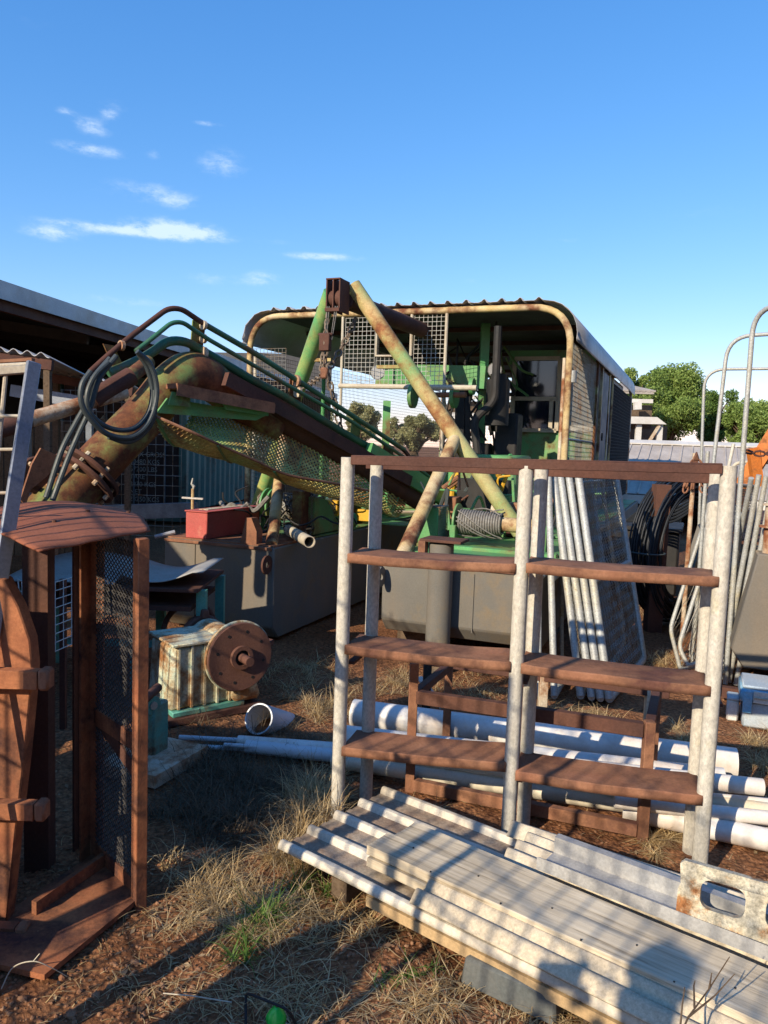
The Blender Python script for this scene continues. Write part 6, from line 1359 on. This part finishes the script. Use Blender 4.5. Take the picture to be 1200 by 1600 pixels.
g2 = PD(-120, 700, 2.5); MB().bar((g2.x, g2.y, -.02), (g2.x, g2.y, PD(-120, 580, 2.55).z), .03, .03).build('side_rail', M['alu'], root)

# ================================================================ BEHIND AND BESIDE THE CAMERA (unseen things that throw the long shadows, several of them added)
root = thing('pool_fence', (-1.9, 1.0, 0), 'tall welded steel bar fence beside the viewer, outside the left edge', 'fence')
fa, fb = V((-2.75, 2.75, 0)), V((-1.35, -1.1, 0)); fd_ = (fb - fa)
mb = MB()
for k in range(42): p = fa + fd_ * (k / 41); mb.tube((p.x, p.y, .05), (p.x, p.y, 2.5), .0055, 5)
for k in range(14): z = .1 + k * .18; mb.tube(fa + Z3 * z, fb + Z3 * z, .006, 5)
mb.build('bars', M['galv'], root)
for k in (0, .33, .66, 1): p = fa + fd_ * k; MB().tube((p.x, p.y, -.02), (p.x, p.y, 2.55), .026, 10).build('post', M['galv'], root)

# added shadow cylinders and a bystander left of the viewer, an added blocker right
CY = 'shadow cylinders added left of the viewer'
for k, (x, y, h, lab) in enumerate(((-1.12, .98, .87, 'nearer cylinder added to cast shade, outside the left edge of the photo'), (-1.235, 1.08, .90, 'further cylinder added to cast shade, outside the left edge of the photo'))):
    root = thing('shadow_cylinder', (x, y, 0), lab, 'shadow caster', CY)
    MB().path([(x, y, 0), (x, y, .02), (x, y, h - .14), (x, y, h - .06), (x, y, h)], [.08, .095, .095, .075, .03], 24).build('body', M['rust_dark'], root)
    MB().tube((x, y, h), (x, y, h + .08), .022, 10).build('valve', M['galv'], root)
root = thing('shadow_pole', (-1.05, .86, 0), 'thin leaning pole added for its shadow behind the cylinders outside the left edge', 'pole')  # unseen pole placed for the thin shadow it throws
MB().path([(-1.05, .86, 0), (-1.06, .87, 1.5), (-1.03, .90, 2.45)], .016, 8).build('pole', M['galv'], root)
def skin(name, verts, edges, rads, m, root, sub=2):
    me = bpy.data.meshes.new(name); o0 = root_loc(root); me.from_pydata([V(v) for v in verts], edges, []); me.materials.append(m)
    o = bpy.data.objects.new(name, me); C.objects.link(o); o.parent = root
    md = o.modifiers.new('skin', 'SKIN'); md.use_smooth_shade = True
    for sv, r in zip(me.skin_vertices[0].data, rads): sv.radius = (r, r)
    me.skin_vertices[0].data[0].use_root = True
    s2 = o.modifiers.new('smooth', 'SUBSURF'); s2.levels = s2.render_levels = sub; return o
root = thing('person', (-1.12, -.36, 0), 'person in dark work clothes holding a phone up, outside the left edge', 'person')
bv = [(0, 0, .95), (0, .01, 1.15), (0, 0, 1.38), (0, .01, 1.50), (0, .03, 1.60), (0, .03, 1.70),
      (-.18, 0, 1.40), (-.24, .12, 1.18), (-.14, .32, 1.30), (-.10, .36, 1.38), (.18, 0, 1.40), (.24, .12, 1.18), (.14, .32, 1.30), (.10, .36, 1.38),
      (-.10, 0, .88), (-.11, .02, .48), (-.11, 0, .08), (-.12, .14, .04), (.10, 0, .88), (.11, .02, .48), (.11, 0, .08), (.12, .14, .04)]
be = [(0, 1), (1, 2), (2, 3), (3, 4), (4, 5), (2, 6), (6, 7), (7, 8), (8, 9), (2, 10), (10, 11), (11, 12), (12, 13), (0, 14), (14, 15), (15, 16), (16, 17), (0, 18), (18, 19), (19, 20), (20, 21)]
br = [.14, .135, .15, .055, .085, .085, .065, .045, .032, .026, .065, .045, .032, .026, .09, .06, .045, .04, .09, .06, .045, .04]
body = skin('body', bv, be, br, M['skin'], root)
for sx in (-1, 1):
    for k in range(5): a = (sx * (.10 - .012 * k), .37, 1.40 - .004 * k); skin('finger', [a, (a[0] - sx * .01, a[1] + .015, a[2] + (.04 if k < 4 else .02)), (a[0] - sx * .03, a[1] - .005, a[2] + (.06 if k < 4 else .03))], [(0, 1), (1, 2)], [.010, .009, .007], M['skin'], body, 1)
skin('shirt', bv[:4] + [bv[6], bv[7], bv[10], bv[11]], [(0, 1), (1, 2), (2, 4), (4, 5), (2, 6), (6, 7)] , [.155, .15, .165, .06, .078, .058, .078, .058][:8], M['cloth'], root) if False else skin('shirt', [bv[0], bv[1], bv[2], bv[6], bv[7], bv[10], bv[11]], [(0, 1), (1, 2), (2, 3), (3, 4), (2, 5), (5, 6)], [.158, .152, .168, .080, .060, .080, .060], M['cloth'], root)
skin('trousers', [bv[0], bv[14], bv[15], bv[16], bv[18], bv[19], bv[20]], [(0, 1), (1, 2), (2, 3), (0, 4), (4, 5), (5, 6)], [.16, .105, .078, .065, .105, .078, .065], M['cloth'], root)
ht = MB(); ht.path([V((-1.12, -.33, 1.70)), V((-1.12, -.33, 1.73)), V((-1.12, -.33, 1.77)), V((-1.12, -.33, 1.79))], [.088, .086, .07, .03], 24); ht.build('cap', M['hat'], root)
ph = MB(); ph.box((-1.12, .04, 1.46), (.16, .010, .08)); o = ph.solo('mobile_phone', M['black'], 'mobile phone held up by the person outside the left edge', 'phone')
root = thing('sky_blocker', (7.4, 0, 0), 'tall dark walls added unseen right of and behind the viewer to cut sky light', 'shed')  # unseen walls added only to hold back fill light from the sky
for (a, b) in (((7.2, 9.5), (7.2, -8)), ((7.2, -8), (-.5, -8))):
    A_, B_ = V((*a, 0)), V((*b, 0)); L_ = (B_ - A_).length; nn = V((0, 0, 1)).cross(B_ - A_).normalized()
    mb = MB(); mb.grid(lambda s, t: A_.lerp(B_, s) + nn * (.02 * math.sin(s * L_ / .2 * 6.283)) + Z3 * (t * 5.6), int(L_ / .05), 1); mb.build('wall', M['blocker_wall'], root, solid=.01)

root = thing('shade_box', (-1.6, 2.0, 0), 'low rusty box added outside the left edge to shade the cage floor', 'trough')  # unseen box added to keep sun off the cage floor
for (a, b) in (((-1.27, 2.02), (-2.1, 2.12)), ((-1.27, 1.80), (-2.1, 1.90)), ((-1.27, 1.80), (-1.27, 2.02)), ((-2.1, 1.90), (-2.1, 2.12))):
    MB().bar(V((*a, .12)), V((*b, .12)), .012, .24).build('side_plate', M['rust'], root)

# unseen block added outside the left edge to shade the table, ground and pontoon
root = thing('shade_block', (-2.97, 3.62, 0), 'big dark block added outside the left edge for its shade', 'tank')
MB().box((-2.97, 3.62, .80), (1.4, 1.0, 1.48), None).build('body', M['rust_dark'], root, bevel=.02)
for z in (.45, .9, 1.35): MB().box((-2.97, 3.62, z), (1.44, 1.04, .05), None).build('band', M['rust_dark'], root)
for x in (-3.5, -2.4): MB().box((x, 3.62, .03), (.12, .95, .08), None).build('skid', M['timber_dark'], root)
